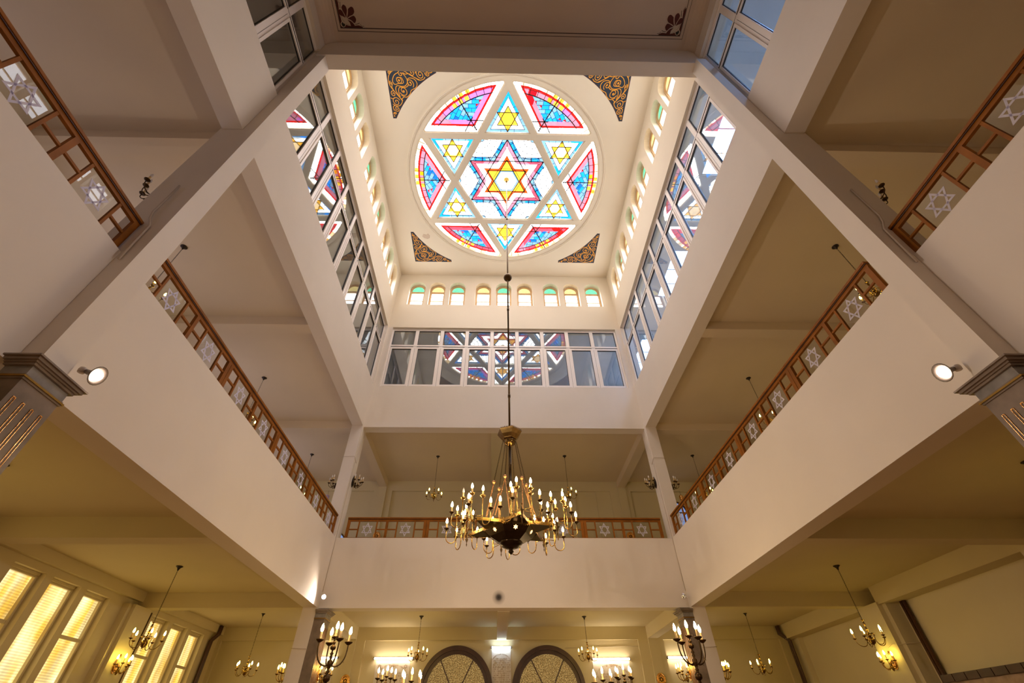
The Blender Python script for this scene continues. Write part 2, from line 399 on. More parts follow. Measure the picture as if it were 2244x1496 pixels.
# ------------------------------------------------------------------ window bands
def band(P, u0, pitch, n, ztop=13.2, zoff=0.):
    w = .10
    mb = MB(); L = n*pitch
    zt = ztop; zb = W0
    mb.pbox(P, u0, u0+L, w, w+.07, zt-.09, zt); mb.pbox(P, u0, u0+L, w, w+.07, zb, zb+.09)
    mb.pbox(P, u0, u0+L, w+.012, w+.07, 12.215, 12.40)
    mb.pbox(P, u0+.05, u0+L-.05, w-.006, w+.02, 12.302, 12.312, 1)
    mb.pbox(P, u0+.003, u0+L-.003, w-.02, w+.066, zt-.045, zt-.004)
    for i in range(n+1):
        hw = .065 if 0 < i < n else .05
        u = u0+i*pitch
        mb.pbox(P, u-hw, u+hw, w-.003, w+.068, zb+.002, zt-.002)
        if 0 < i < n: mb.pbox(P, u-.003, u+.003, w-.005, w+.01, zb+.03, 12.21, 1)
    f = mb.build(nwin(), ['frame', 'gasket'], kind=S)
    for i in range(n):
        a = u0+i*pitch+.065; b = u0+(i+1)*pitch-.065
        t = MB(); t.pbox(P, a, b, w+.03, w+.042, 12.40, zt-.09)
        t.build('fixed_pane', 'pane', f)
        g = MB(); g.pbox(P, a, b, w+.02, w+.05, 12.385, 12.41); g.pbox(P, a, b, w+.02, w+.05, zt-.10, zt-.085)
        g.pbox(P, a, a+.012, w+.02, w+.05, 12.39, zt-.09); g.pbox(P, b-.012, b, w+.02, w+.05, 12.39, zt-.09)
        g.build('gasket', 'gasket', f)
        cs = MB(); q = .055
        cs.pbox(P, a, a+q, w-.02, w+.06, zb+.07, 12.24); cs.pbox(P, b-q, b, w-.02, w+.06, zb+.07, 12.24)
        cs.pbox(P, a+q-.001, b-q+.001, w-.018, w+.058, zb+.071, zb+.07+q+.01); cs.pbox(P, a+q-.001, b-q+.001, w-.018, w+.058, 12.24-q, 12.239)
        c = cs.build('casement', 'frame', f)
        pg = MB(); pg.pbox(P, a+q, b-q, w+.02, w+.032, zb+.12, 12.19); pg.build('pane', 'pane', c)
        gk = MB()
        for (x0, x1, y0, y1) in ((a+q-.001, a+q+.012, zb+.13, 12.19), (b-q-.012, b-q+.001, zb+.13, 12.19), (a+q, b-q, 12.175, 12.19), (a+q, b-q, zb+.134, zb+.148)):
            gk.pbox(P, x0, x1, w+.005, w+.035, y0, y1)
        gk.build('gasket', 'gasket', c)
    return f
band(Pback, -4.26, 8.52/9, 9)
band(Pleft, 3.38, .947, 9)
band(Pright, 3.38, .947, 9)
band(Pleft, 3.02-.947*7, .947, 7, 13.32)
band(Pright, 2.93-.947*7, .947, 7, 13.32)

# ------------------------------------------------------------------ lantern ceiling with rose
R0, H, RG = 1.615, .12, 3.28
mb = MB()
N = 96
circ = [(3.56*cos(2*PI*i/N), CY+3.56*sin(2*PI*i/N)) for i in range(N)]
def outer(th):
    c, s_ = cos(th), sin(th)
    t = 1e9
    if c > 1e-9: t = min(t, A/c)
    if c < -1e-9: t = min(t, -A/c)
    if s_ > 1e-9: t = min(t, (D-CY)/s_)
    if s_ < -1e-9: t = min(t, (3.2-CY)/s_)
    return (t*c, CY+t*s_)
angs = sorted(set([2*PI*i/N for i in range(N)]+[math.atan2(y-CY, x) % (2*PI) for x in (-A, A) for y in (3.2, D)]))
for a, b in zip(angs, angs[1:]+[angs[0]+2*PI]):
    o1, o2 = outer(a), outer(b)
    p1 = (3.56*cos(a), CY+3.56*sin(a)); p2 = (3.56*cos(b), CY+3.56*sin(b))
    mb.add([(o1[0], o1[1], ZC), (o2[0], o2[1], ZC), (p2[0], p2[1], ZC), (p1[0], p1[1], ZC)], [(0, 1, 2, 3)])
mb.box(-4.79, 4.79, 2.95, 4.1, ZC+.3, ZC+.5)
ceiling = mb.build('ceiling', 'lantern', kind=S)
mb = MB(); mb.box(-4.79, 4.79, 2.9, 12.35, 16.95, 17.1); mb.build('ceiling', 'attic', kind=S)
# rose window: tracery
def ringprof(mb, prof, n=96, mi=0):
    for i in range(n):
        a, b = 2*PI*i/n, 2*PI*(i+1)/n
        for (r1, z1), (r2, z2) in zip(prof, prof[1:]):
            mb.add([(r1*cos(a), CY+r1*sin(a), z1), (r1*cos(b), CY+r1*sin(b), z1), (r2*cos(b), CY+r2*sin(b), z2), (r2*cos(a), CY+r2*sin(a), z2)], [(0, 1, 2, 3)], mi)
mb = MB()
ringprof(mb, [(3.56, ZC), (3.56, ZC-.03), (3.52, ZC-.035), (3.50, ZC-.012), (3.48, ZC-.012), (3.47, ZC+.02), (RG+.03, ZC+.02), (RG+.03, ZC+.04), (RG, ZC+.04), (RG, ZC+.40)])
for k in range(6):
    n = 30+60*k; nx, ny = cos(math.radians(n)), sin(math.radians(n)); tx, ty = -ny, nx
    hl = math.sqrt(3.35**2-R0**2)
    dz = .0006*k
    def pt(al, off): return (nx*(R0+off)+tx*al, CY+ny*(R0+off)+ty*al)
    for hh, za, zb in ((H-.03, ZC+.0215+dz, ZC+.06), (H, ZC+.05+dz, ZC+.40)):
        mb.ext(lambda u, w, v: (u, v, w), [pt(-hl, -hh), pt(hl, -hh), pt(hl, hh), pt(-hl, hh)], za, zb)
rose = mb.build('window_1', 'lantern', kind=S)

# clipping
def clip(poly, hp):
    for (nx, ny, d) in hp:       # keep n.p >= d
        out = []
        for i in range(len(poly)):
            p, q = poly[i], poly[(i+1) % len(poly)]
            a = nx*p[0]+ny*p[1]-d; b = nx*q[0]+ny*q[1]-d
            if a >= 0: out.append(p)
            if (a >= 0) != (b >= 0):
                t = a/(a-b); out.append((p[0]+(q[0]-p[0])*t, p[1]+(q[1]-p[1])*t))
        poly = out
        if len(poly) < 3: return []
    return poly
def nrm(deg): return cos(math.radians(deg)), sin(math.radians(deg))
def disk_hp(r, n=48):
    return [(-cos(2*PI*i/n), -sin(2*PI*i/n), -r) for i in range(n)]
GK = list(SG.keys())+['lead']
GM = ['sg_'+k for k in SG]+['lead']
class Panel:
    def __init__(s, hp): s.hp = hp; s.mb = MB(); s.k = 0
    def poly(s, col, pts, hp=None, lift=None):
        p = clip(pts, hp if hp is not None else s.hp)
        if len(p) < 3: return
        if lift is None: s.k += 1
        z = ZC+.135-.0003*s.k
        s.mb.add([(x, CY+y, z) for x, y in p], [tuple(range(len(p)))], GK.index(col))
    def line(s, p, q, w=.018, hp=None):
        dx, dy = q[0]-p[0], q[1]-p[1]; L = math.hypot(dx, dy) or 1; nx, ny = -dy/L*w/2, dx/L*w/2
        pts = clip([(p[0]+nx, p[1]+ny), (q[0]+nx, q[1]+ny), (q[0]-nx, q[1]-ny), (p[0]-nx, p[1]-ny)], hp if hp is not None else s.hp)
        if len(pts) < 3: return
        z = ZC+.095
        s.mb.add([(x, CY+y, z) for x, y in pts], [tuple(range(len(pts)))], GK.index('lead'))
    def done(s): s.mb.build('stained_glass_panel', GM, rose)
BIG = [(-5, -5), (5, -5), (5, 5), (-5, 5)]
def tri(c, R, deg): return [(c[0]+R*nrm(deg+120*i)[0], c[1]+R*nrm(deg+120*i)[1]) for i in range(3)]
def star(P_, col, c, R, deg, hp=None):
    P_.poly(col, tri(c, R, deg), hp); P_.poly(col, tri(c, R, deg+60), hp)
def starlines(P_, c, R, deg, w=.018, ext=0.):
    for d0 in (deg, deg+60):
        t = tri(c, R, d0)
        for i in range(3):
            p, q = t[i], t[(i+1) % 3]; dx, dy = q[0]-p[0], q[1]-p[1]; L = math.hypot(dx, dy)
            P_.line((p[0]-dx/L*ext, p[1]-dy/L*ext), (q[0]+dx/L*ext, q[1]+dy/L*ext), w)
rr = random.Random(3)
# central hexagon
hp = [(-nrm(30+60*k)[0], -nrm(30+60*k)[1], -(R0-H)) for k in range(6)]
g = Panel(hp); g.poly('white', BIG)
star(g, 'lblue', (0, 0), 1.49+.26, 90); 
for k in range(6):        # stronger blue near the inner corners of the band
    for sg in (-1, 1):
        n_ = nrm(30+60*k); t_ = (-n_[1], n_[0])
star(g, 'pink', (0, 0), 1.49, 90); star(g, 'white', (0, 0), 1.25, 90)
# blue and rose accents along each point of the big star
for k in range(6):
    th = 90+60*k; e1 = nrm(th); e2 = (-e1[1], e1[0])
    for sg in (-1, 1):
        d_ = (-e1[0]*cos(PI/6)+sg*e2[0]*.5, -e1[1]*cos(PI/6)+sg*e2[1]*.5)
        n_ = (e1[0]*.5+sg*e2[0]*cos(PI/6), e1[1]*.5+sg*e2[1]*cos(PI/6))
        tipp = (e1[0]*1.49, e1[1]*1.49)
        def pp(a, b): return (tipp[0]+d_[0]*a+n_[0]*b, tipp[1]+d_[1]*a+n_[1]*b)
        a0 = .10+.1*rr.random(); a1 = .42+.2*rr.random()
        g.poly('blue', [pp(a0, 0), pp(a1, 0), pp(a1, .13), pp(a0, .13)])
        if k not in (0, 3): g.poly('rose', [pp(.05, 0), pp(.5+.2*rr.random(), 0), pp(.45, -.12), pp(.2, -.12)])
        for q in (.2, .45, .7): g.line(pp(q, 0), pp(q, .13), .019)
        g.line(pp(-.2, .13), pp(1.2, .13), .019); g.line(pp(.25, -.12), pp(.86, -.12), .019)
        g.line(tipp, (tipp[0]*.62, tipp[1]*.62), .019)
star(g, 'orange', (0, 0), .93, 90); star(g, 'yellow', (0, 0), .77, 90)
g.poly('lblue', [(.445*nrm(60*k)[0], .445*nrm(60*k)[1]) for k in range(6)])
g.poly('white', [(.385*nrm(60*k)[0], .385*nrm(60*k)[1]) for k in range(6)])
starlines(g, (0, 0), 1.49, 90, .034, .3); starlines(g, (0, 0), .79, 90, .03); starlines(g, (0, 0), .94, 90, .019)
for k in range(6):
    a = nrm(60*k); b = nrm(60*(k+1)); g.line((a[0]*.385, a[1]*.385), (b[0]*.385, b[1]*.385), .01); g.line((0, 0), (a[0]*.385, a[1]*.385), .019)
    v = (a[0]*1.726, a[1]*1.726)
    fan = [60*k+180+o for o in (-52, -30, -10, 10, 30, 52)]
    for f_ in fan: g.line((v[0]+.08*nrm(f_)[0], v[1]+.08*nrm(f_)[1]), (v[0]+.78*nrm(f_)[0], v[1]+.78*nrm(f_)[1]), .019)
    for rad in (.08, .3, .5, .68):
        for f1, f2 in zip([60*k+120]+fan, fan+[60*k+240]):
            g.line((v[0]+rad*nrm(f1)[0], v[1]+rad*nrm(f1)[1]), (v[0]+rad*nrm(f2)[0], v[1]+rad*nrm(f2)[1]), .019)
    g.poly('lblue', [(v[0], v[1]), (v[0]+.1*nrm(60*k+120)[0], v[1]+.1*nrm(60*k+120)[1]), (v[0]+.1*nrm(60*k+180)[0], v[1]+.1*nrm(60*k+180)[1]), (v[0]+.1*nrm(60*k+240)[0], v[1]+.1*nrm(60*k+240)[1])])
g.done()
# six triangles with small stars
for k in range(6):
    th = 90+60*k; e1 = nrm(th); e2 = (-e1[1], e1[0])
    n1, n2 = nrm(th+60), nrm(th-60)
    hp = [(e1[0], e1[1], R0+H), (-n1[0], -n1[1], -(R0-H)), (-n2[0], -n2[1], -(R0-H))]
    g = Panel(hp); c = (e1[0]*2.153, e1[1]*2.153)
    g.poly('lblue', BIG)
    if th in (90, 270): g.poly('blue', [(e1[0]*r+e2[0]*s_, e1[1]*r+e2[1]*s_) for r, s_ in ((2.5, -.4), (2.5, .4), (3., .1), (3., -.1))] if th == 90 else [(e1[0]*r+e2[0]*s_, e1[1]*r+e2[1]*s_) for r, s_ in ((2.35, -.5), (2.35, .5), (3., .1), (3., -.1))])
    else:
        g.poly('blue', [(e1[0]*r+e2[0]*s_, e1[1]*r+e2[1]*s_) for r, s_ in ((1.6, .25), (1.6, 1.), (1.95, 1.), (1.85, .4))])
        g.poly('blue', [(e1[0]*r+e2[0]*s_, e1[1]*r+e2[1]*s_) for r, s_ in ((2.6, -.3), (2.6, .3), (3., .1), (3., -.1))])
    inn = [(a, b, d+(.09 if i == 0 else .09)) for i, (a, b, d) in enumerate(hp)]
    p = clip(BIG, inn); g.poly('white', p)
    star(g, 'yellow', c, .40, th)
    if k in (1, 4, 2, 5): g.poly('cream', [(c[0]+.2*nrm(th+30+60*i)[0], c[1]+.2*nrm(th+30+60*i)[1]) for i in range(6)])
    starlines(g, c, .40, th, .028, 0.)
    t = tri(c, .40, th)
    g.line((t[1][0]+(t[1][0]-t[2][0])*.4, t[1][1]+(t[1][1]-t[2][1])*.4), (t[2][0]+(t[2][0]-t[1][0])*.4, t[2][1]+(t[2][1]-t[1][1])*.4), .01)
    for i in range(len(p)): g.line(p[i], p[(i+1) % len(p)], .019)
    for i in range(3):
        for o in (-.22, 0, .22):
            a_ = hp[i]; q = (a_[0]*a_[2], a_[1]*a_[2]) if i else (e1[0]*a_[2], e1[1]*a_[2])
            base = (c[0]-a_[0]*.42, c[1]-a_[1]*.42); tt = (-a_[1], a_[0])
            b0 = (base[0]+tt[0]*o, base[1]+tt[1]*o); g.line(b0, (b0[0]+a_[0]*.2, b0[1]+a_[1]*.2), .012)
    g.done()
# six segments between the points
for k in range(6):
    th = 60*k; e1 = nrm(th); n1, n2 = nrm(th+30), nrm(th-30)
    def reg(d, r): return [(n1[0], n1[1], R0+H+d), (n2[0], n2[1], R0+H+d)]+disk_hp(r)
    g = Panel(reg(0, RG+.02))
    warm = k in (1, 0, 4, 5)
    g.poly('white', BIG)
    for i in range(9):     # pale cream pieces on the rim
        a = th-30+6.6*i+rr.random()*3
        if rr.random() < .5: g.poly('cream', [(r*nrm(a+da)[0], r*nrm(a+da)[1]) for r, da in ((3.1, 0), (3.1, 4.5), (3.4, 4.5), (3.4, 0))])
    g.poly('red', BIG, reg(.155, RG-.105)); g.poly('mauve' if k == 4 else 'rose' if k in (1, 2) else 'pink', BIG, reg(.22, RG-.17))
    for i in range(7):
        a = th-26+8*i; colr = rr.choice(['rose', 'pink', 'crimson', 'mauve'] if k in (0, 3, 5) else ['mauve', 'pink', 'mauve'] if k == 4 else ['crimson', 'crimson', 'red', 'pink'])
        g.poly(colr, [(r*nrm(a+da)[0], r*nrm(a+da)[1]) for r, da in ((2.7, 0), (2.7, 5), (3.4, 5), (3.4, 0))], reg(.215, RG-.165)) if rr.random() < .45 else None
        a2 = .15+.14*i
        for n_ in (n1, n2):
            if rr.random() < .35:
                t_ = (-n_[1], n_[0]); sg = 1 if n_ is n1 else -1
                q0 = (e1[0]*2.05, e1[1]*2.05)
                f0 = lambda a, b: (q0[0]+t_[0]*sg*a+n_[0]*b, q0[1]+t_[1]*sg*a+n_[1]*b)
                g.poly(rr.choice(['rose', 'white', 'crimson']), [f0(a2, 0), f0(a2+.14, 0), f0(a2+.14, .4), f0(a2, .4)], reg(.215, RG-.165)+[(-n_[0], -n_[1], -(R0+H+.36))])
    for da in (-5.5, -1.2, 3.0):  # yellow squares by the rim
        g.poly('gyellow' if k == 4 else rr.choice(['gyellow', 'amber', 'gyellow']), [(r*nrm(th+da+x)[0], r*nrm(th+da+x)[1]) for r, x in ((RG-.30, 0), (RG-.30, 2.6), (RG-.17, 2.6), (RG-.17, 0))])
        g.poly('gyellow', [(r*nrm(th+da+2+x)[0], r*nrm(th+da+2+x)[1]) for r, x in ((RG-.115, 0), (RG-.115, 2.6), (RG+.05, 2.6), (RG+.05, 0))])
    inner = reg(.355, RG-.31)
    g.poly('lblue', BIG, inner)
    for n_, sg in ((n1, 1), (n2, -1)):
        t_ = (-n_[1], n_[0]); half = [(e1[1]*-sg, e1[0]*sg, 0)]
        ap = (R0+H+.355)/cos(PI/6); q0 = (e1[0]*ap, e1[1]*ap)
        f0 = lambda a, b: (q0[0]+t_[0]*sg*a+n_[0]*b, q0[1]+t_[1]*sg*a+n_[1]*b)
        for row in range(6):
            b0 = row*.125; x = -.2+rr.random()*.1+(.08 if row % 2 else 0)
            while x < 1.25:
                w_ = .20+.05*rr.random()
                near = math.hypot(x, b0) < .42
                c_ = rr.choice(['blue', 'blue', 'dblue', 'lblue']) if near else rr.choice(['lblue', 'lblue', 'lblue', 'blue'])
                g.poly(c_, [f0(x, b0), f0(x+w_, b0), f0(x+w_, b0+.125), f0(x, b0+.125)], inner+half)
                if .1 < x < .8 and 0 < row < 5 and rr.random() < .55:
                    g.poly('red', [f0(x, b0+.125), f0(x+.10, b0+.125), f0(x, b0+.035)], inner+half)
                g.line(f0(x, b0), f0(x, b0+.125), .014, inner+half)
                x += w_
            g.line(f0(-.4, b0), f0(1.4, b0), .014, inner+half)
        # strong line beside the rib, carried to the rim, and joints across the border
        b0 = 0
        g.line(f0(-.12, 0), f0(1.6, 0), .034)
        for a in (.15, .35, .55, .75, .95, 1.15): g.line(f0(a, -.32), f0(a, 0), .019)
        for d in (.17, .215): g.line(f0(-.5, -.355+d), f0(1.8, -.355+d), .014, reg(.1, RG))
    rad = RG-.31
    for i in range(40):
        a, b = th-31+i*62/40, th-31+(i+1)*62/40
        for r_, w_, rg in ((rad, .032, reg(.16, RG)), (RG-.12, .013, reg(.17, RG)), (RG-.165, .013, reg(.17, RG))):
            g.line((r_*nrm(a)[0], r_*nrm(a)[1]), (r_*nrm(b)[0], r_*nrm(b)[1]), w_, rg)
        if i % 3 == 0: g.line((rad*nrm(a)[0], rad*nrm(a)[1]), (RG*nrm(a)[0], RG*nrm(a)[1]), .019)
    g.line((e1[0]*2.05, e1[1]*2.05), (e1[0]*RG, e1[1]*RG), .034)
    g.done()

# ------------------------------------------------------------------ painted corner ornaments on the lantern ceiling
def ribbon(mb, pts, w, z, mi=0, f=lambda p: p):
    pts = [p for k, p in enumerate(pts) if k == 0 or math.dist(p, pts[k-1]) > 1e-5]
    n = len(pts); vs = []
    for i in range(n):
        a, b = pts[max(i-1, 0)], pts[min(i+1, n-1)]
        dx, dy = b[0]-a[0], b[1]-a[1]; L = math.hypot(dx, dy) or 1
        k = 1.
        if 0 < i < n-1:      # mitre
            d0 = (pts[i][0]-a[0], pts[i][1]-a[1]); l0 = math.hypot(*d0); k = min(1.6, 1/max(.5, (dx*d0[0]+dy*d0[1])/(L*l0)))
        nx, ny = -dy/L*w/2*k, dx/L*w/2*k
        vs += [(*f((pts[i][0]+nx, pts[i][1]+ny)), z), (*f((pts[i][0]-nx, pts[i][1]-ny)), z)]
    mb.add(vs, [(2*i, 2*i+2, 2*i+3, 2*i+1) for i in range(n-1)], mi)
def spiral(cx, cy, r, a0, turns, r1=.12, n=26):
    return [(cx+(r+(r1*r-r)*i/n)*cos(math.radians(a0)+turns*2*PI*i/n), cy+(r+(r1*r-r)*i/n)*sin(math.radians(a0)+turns*2*PI*i/n)) for i in range(n+1)]
def cm(pts, n=8):
    P_ = [pts[0]]+list(pts)+[pts[-1]]; out = []
    for i in range(1, len(P_)-2):
        p0, p1, p2, p3 = P_[i-1:i+3]
        for j in range(n):
            t = j/n
            out.append(tuple(.5*((2*p1[k])+(-p0[k]+p2[k])*t+(2*p0[k]-5*p1[k]+4*p2[k]-p3[k])*t*t+(-p0[k]+3*p1[k]-3*p2[k]+p3[k])*t**3) for k in range(len(p1))))
    out.append(tuple(pts[-1])); return out
def loc(x, y):   # reading coordinates of the ornament -> u (along x), v (along y)
    xl = 545-(1240-y)*.184
    return ((x-xl)/1285*1.49*(1+(1240-y)*.00006), (1240-y)/1085*1.42)
def orn(cx, cy, sx, sy):
    f = lambda p: (cx+sx*p[0], cy+sy*p[1])
    mb = MB()
    # panel outline: straight sides, concave curved side
    def outline(e):
        arc = []
        R_ = 3.95
        top = (.085+e, 1.42+e); right = (1.49+e, .085+e)
        c0 = (3.74-(0), 11.27-CY)
        pts = []
        for i in range(17):
            t = i/16; x = top[0]+(right[0]-top[0])*t; y = top[1]+(right[1]-top[1])*t
            b_ = -.30*4*t*(1-t)*.5
            pts.append((x+b_*.7, y+b_*.7))
        return [(-e, -e), (-e, 1.42+e)]+pts+[(1.49+e, -e)]
    for e, z, mi in ((.012, ZC-.001, 1), (0., ZC-.002, 0)):
        o_ = outline(e); c = (.25, .25)
        for p, q in zip(o_, o_[1:]+o_[:1]):
            mb.add([(*f(c), z), (*f(p), z), (*f(q), z)], [(0, 1, 2)], mi)
    pn = mb.build('painted_corner_ornament', ['navy', 'redpaint'], ceiling)
    g = MB(); w = .021; z = ZC-.003
    zk = [0]
    def rb(pts, w_=w):
        zk[0] += 1; ribbon(g, [loc(*p) for p in pts], w_, z-.0004*zk[0], 0, f)
    for sp_ in ((515, 375, 68, 200, 1.5), (560, 530, 105, 20, 1.6), (545, 705, 68, 60, 1.4), (1185, 1165, 68, 200, 1.3), (1390, 1130, 100, 130, 1.6),
                (1580, 1150, 62, 160, 1.5), (435, 262, 32, 0, 1.2), (600, 1150, 40, 0, 1.3), (660, 1185, 26, 0, 1.), (1708, 1205, 27, 0, 1.2), (885, 1135, 62, 90, 1.2), (830, 775, 112, 200, 1.5), (1060, 940, 96, 300, 1.5), (570, 940, 40, 90, 1.2)):
        rb(spiral(*sp_))
    for cxx, cyy, r in ((800, 1000, 62),): rb([(cxx+r*cos(i*PI/9), cyy+r*sin(i*PI/9)) for i in range(19)])
    for cxx, cyy, r in ((800, 1000, 26), (395, 210, 18), (1785, 1215, 18), (1075, 960, 22), (830, 775, 20)):
        g.add([(*f(loc(cxx+r*cos(i*PI/5), cyy+r*sin(i*PI/5))), z-.02) for i in range(10)], [tuple(range(10))])
    for pts in ([(700, 600), (620, 720), (540, 840), (515, 950), (560, 1080), (680, 1180), (850, 1220), (1000, 1190), (1150, 1100), (1340, 1010)],
                [(720, 560), (660, 700), (640, 800), (700, 880), (830, 870), (930, 890), (1010, 980), (990, 1080), (930, 1160)],
                [(700, 640), (700, 760), (760, 850), (900, 850), (1000, 900), (1010, 1000), (1080, 1050), (1200, 1030), (1240, 940), (1180, 850), (1040, 790), (980, 710), (860, 640), (740, 680)],
                [(450, 480), (520, 440), (620, 450), (710, 530), (730, 600), (800, 640)], [(1500, 1080), (1440, 1030), (1330, 1010), (1260, 1040)],
                [(620, 960), (660, 910), (760, 930), (880, 940), (900, 1000), (860, 1060), (740, 1040)], [(1500, 1180), (1440, 1230), (1330, 1220), (1270, 1150)],
                [(440, 620), (480, 600), (560, 620)], [(430, 330), (440, 420), (500, 450)], [(620, 960), (640, 1020), (720, 1110), (830, 1160)],
                [(640, 700), (700, 610), (740, 560)], [(1150, 1110), (1230, 1060), (1330, 1020)], [(590, 760), (560, 850), (600, 920)], [(960, 1160), (1010, 1130), (1100, 1150)],
                [(1640, 1170), (1690, 1170), (1740, 1200)], [(390, 240), (400, 280), (460, 300)]):
        rb(cm(pts))
    g.build('gold_scrollwork', 'goldpaint', pn)
orn(-3.73, 11.27, 1, -1); orn(3.75, 11.22, -1, -1); orn(-3.70, 4.15, 1, 1); orn(3.72, 4.10, -1, 1)
# flaked plaster patch beside the rose
mb = MB()
fp = [(0, 0), (.10, .03), (.16, -.02), (.22, .06), (.20, .16), (.12, .20), (.02, .17), (-.05, .10)]
mb.add([(-3.24+x, 9.94+y, ZC-.012) for x, y in fp]+[(-3.24+x*1.15-.01, 9.94+y*1.15-.01, ZC) for x, y in fp], [tuple(range(8))]+[(i, (i+1) % 8, 8+(i+1) % 8, 8+i) for i in range(8)])
mb.build('plaster_patch', 'ceil', ceiling)

# ------------------------------------------------------------------ near painted ceiling
mb = MB()
mb.box(-4.15, 4.15, YN, 2.95, ZN, ZN+.25)
for s in (-1, 1):
    pr = [(4.15+.29*sin(PI/2*i/6), ZN-.30+.30*cos(PI/2*i/6)) for i in range(7)]
    for (x1, z1), (x2, z2) in zip(pr, pr[1:]):
        mb.add([(s*x1, YN, z1), (s*x1, 2.95, z1), (s*x2, 2.95, z2), (s*x2, YN, z2)], [(0, 1, 2, 3)], 0, True)
    mb.box(*sorted((s*4.44, s*4.15)), YN, 2.95, ZN+.02, ZN+.25)
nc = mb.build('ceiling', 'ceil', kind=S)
# painted border lines and corner palmettes
mb = MB(); z = ZN-.002
for X_, Y_, w in ((4.13, 2.72, .011), (4.055, 2.655, .017)):
    ribbon(mb, [(-X_, YN+.6), (-X_, Y_), (X_, Y_), (X_, YN+.6)], w, z)
mb.build('painted_border', 'line', nc)
def palmette(sx):
    f = lambda x, y: (sx*(-4.045+(x-530+(1230-y)*.215)/21.4/88), 2.645-(1230-y)/21.4/98)
    zl = [0.]
    def blob(mb, pts, z, mi):
        p = cm(pts+[pts[0]], 5)[:-1]; zl[0] += .0004; z = z-.002-zl[0]
        c = (sum(a for a, b in pts)/len(pts), sum(b for a, b in pts)/len(pts))
        for a, b in zip(p, p[1:]+p[:1]): mb.add([(*f(*c), z), (*f(*a), z), (*f(*b), z)], [(0, 1, 2)], mi)
    mb = MB()
    blob(mb, [(530, 1235), (560, 1140), (620, 1100), (760, 1120), (900, 1150), (960, 1200), (1040, 1220), (1190, 1150), (1340, 1140), (1500, 1225), (1100, 1235)], ZN-.002, 0)
    blob(mb, [(530, 1235), (590, 1180), (560, 1000), (500, 780), (430, 640), (440, 480), (400, 220), (300, 130), (400, 620), (470, 960)], ZN-.002, 0)
    blob(mb, [(505, 1080), (560, 985), (640, 960), (740, 1010), (760, 1100), (700, 1210), (620, 1225), (540, 1170)], ZN-.003, 2)
    blob(mb, [(520, 750), (640, 760), (760, 860), (880, 960), (940, 1060), (920, 1150), (800, 1130), (680, 1040), (560, 900)], ZN-.003, 2)
    pet = [[(410, 600), (470, 505), (560, 540), (640, 650), (720, 820), (620, 780), (480, 720)],
           [(555, 420), (630, 315), (740, 380), (790, 520), (780, 700), (765, 830), (700, 700), (600, 540)],
           [(840, 480), (960, 390), (1060, 430), (1110, 580), (1050, 700), (900, 770), (810, 840), (835, 650)],
           [(820, 880), (960, 790), (1100, 750), (1195, 880), (1170, 1000), (1120, 1040), (1000, 940), (900, 890)],
           [(820, 920), (960, 960), (1080, 1060), (1140, 1150), (1080, 1200), (980, 1180), (930, 1040)]]
    for p in pet: blob(mb, p, ZN-.004, 0)
    blob(mb, [(555, 1090), (590, 1010), (640, 1060), (710, 1090), (700, 1180), (620, 1190)], ZN-.005, 1)
    for pts, w in (([(540, 770), (570, 860), (650, 960), (700, 990)], .004), ([(740, 1060), (800, 1090), (900, 1110)], .004), ([(500, 210), (500, 460)], .010), ([(330, 60), (400, 160), (440, 250)], .008),
                   ([(1160, 1085), (1250, 1080), (1350, 1030)], .010), ([(1380, 1080), (1450, 1150), (1560, 1165)], .008)):
        zl[0] += .0004; ribbon(mb, [f(*p) for p in cm(pts, 4)], w, ZN-.007-zl[0], 1)
    mb.build('painted_palmette', ['redpaint', 'blackpaint', 'buff'], nc)
palmette(1); palmette(-1)

# ------------------------------------------------------------------ galleries: slabs, beams, outer walls, back walls
XO = 9.1
def gallery_slab(z0, z1, m):
    mb = MB()
    mb.box(-9.3, -4.77, YN, 16.6, z0, z1); mb.box(4.77, 9.3, YN, 16.6, z0, z1); mb.box(-4.77, 4.77, 12.33, 16.6, z0, z1)
    return mb.build('ceiling', m, kind=S)
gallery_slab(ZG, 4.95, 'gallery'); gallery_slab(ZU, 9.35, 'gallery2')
nt_ = [0]
def trim(m, *boxes):
    nt_[0] += 1
    mb = MB()
    for b in boxes: mb.box(*b)
    return mb.build('trim_%d' % nt_[0], m, kind=S)
for s in (-1, 1):
    X0, X1 = sorted((s*4.77, s*9.0))
    trim('gallery', (X0, X1, 7.25, 7.55, Z1, ZG)); trim('gallery', (X0, X1, 11.93, 12.2, Z1, ZG)); trim('gallery', (X0, X1, 2.85, 3.15, Z1, ZG))
    trim('gallery2', (X0, X1, 7.47, 7.77, Z3, ZU)); trim('gallery2', (X0, X1, 12.08, 12.36, Z3, ZU)); trim('gallery2', (X0, X1, 3.14, 3.44, Z3, ZU))
    xx = sorted((s*4.47, s*4.77))
    trim('gallery2', (*xx, 12.33, YB+.25, Z3, ZU)); trim('gallery', (*xx, 12.33, YB, Z1, ZG))
trim('gallery', (-.19, .10, 12.33, YB, Z1-.02, ZG)); trim('gallery', (-.45, .05, 12.33, YB+.3, Z3+.12, ZU))
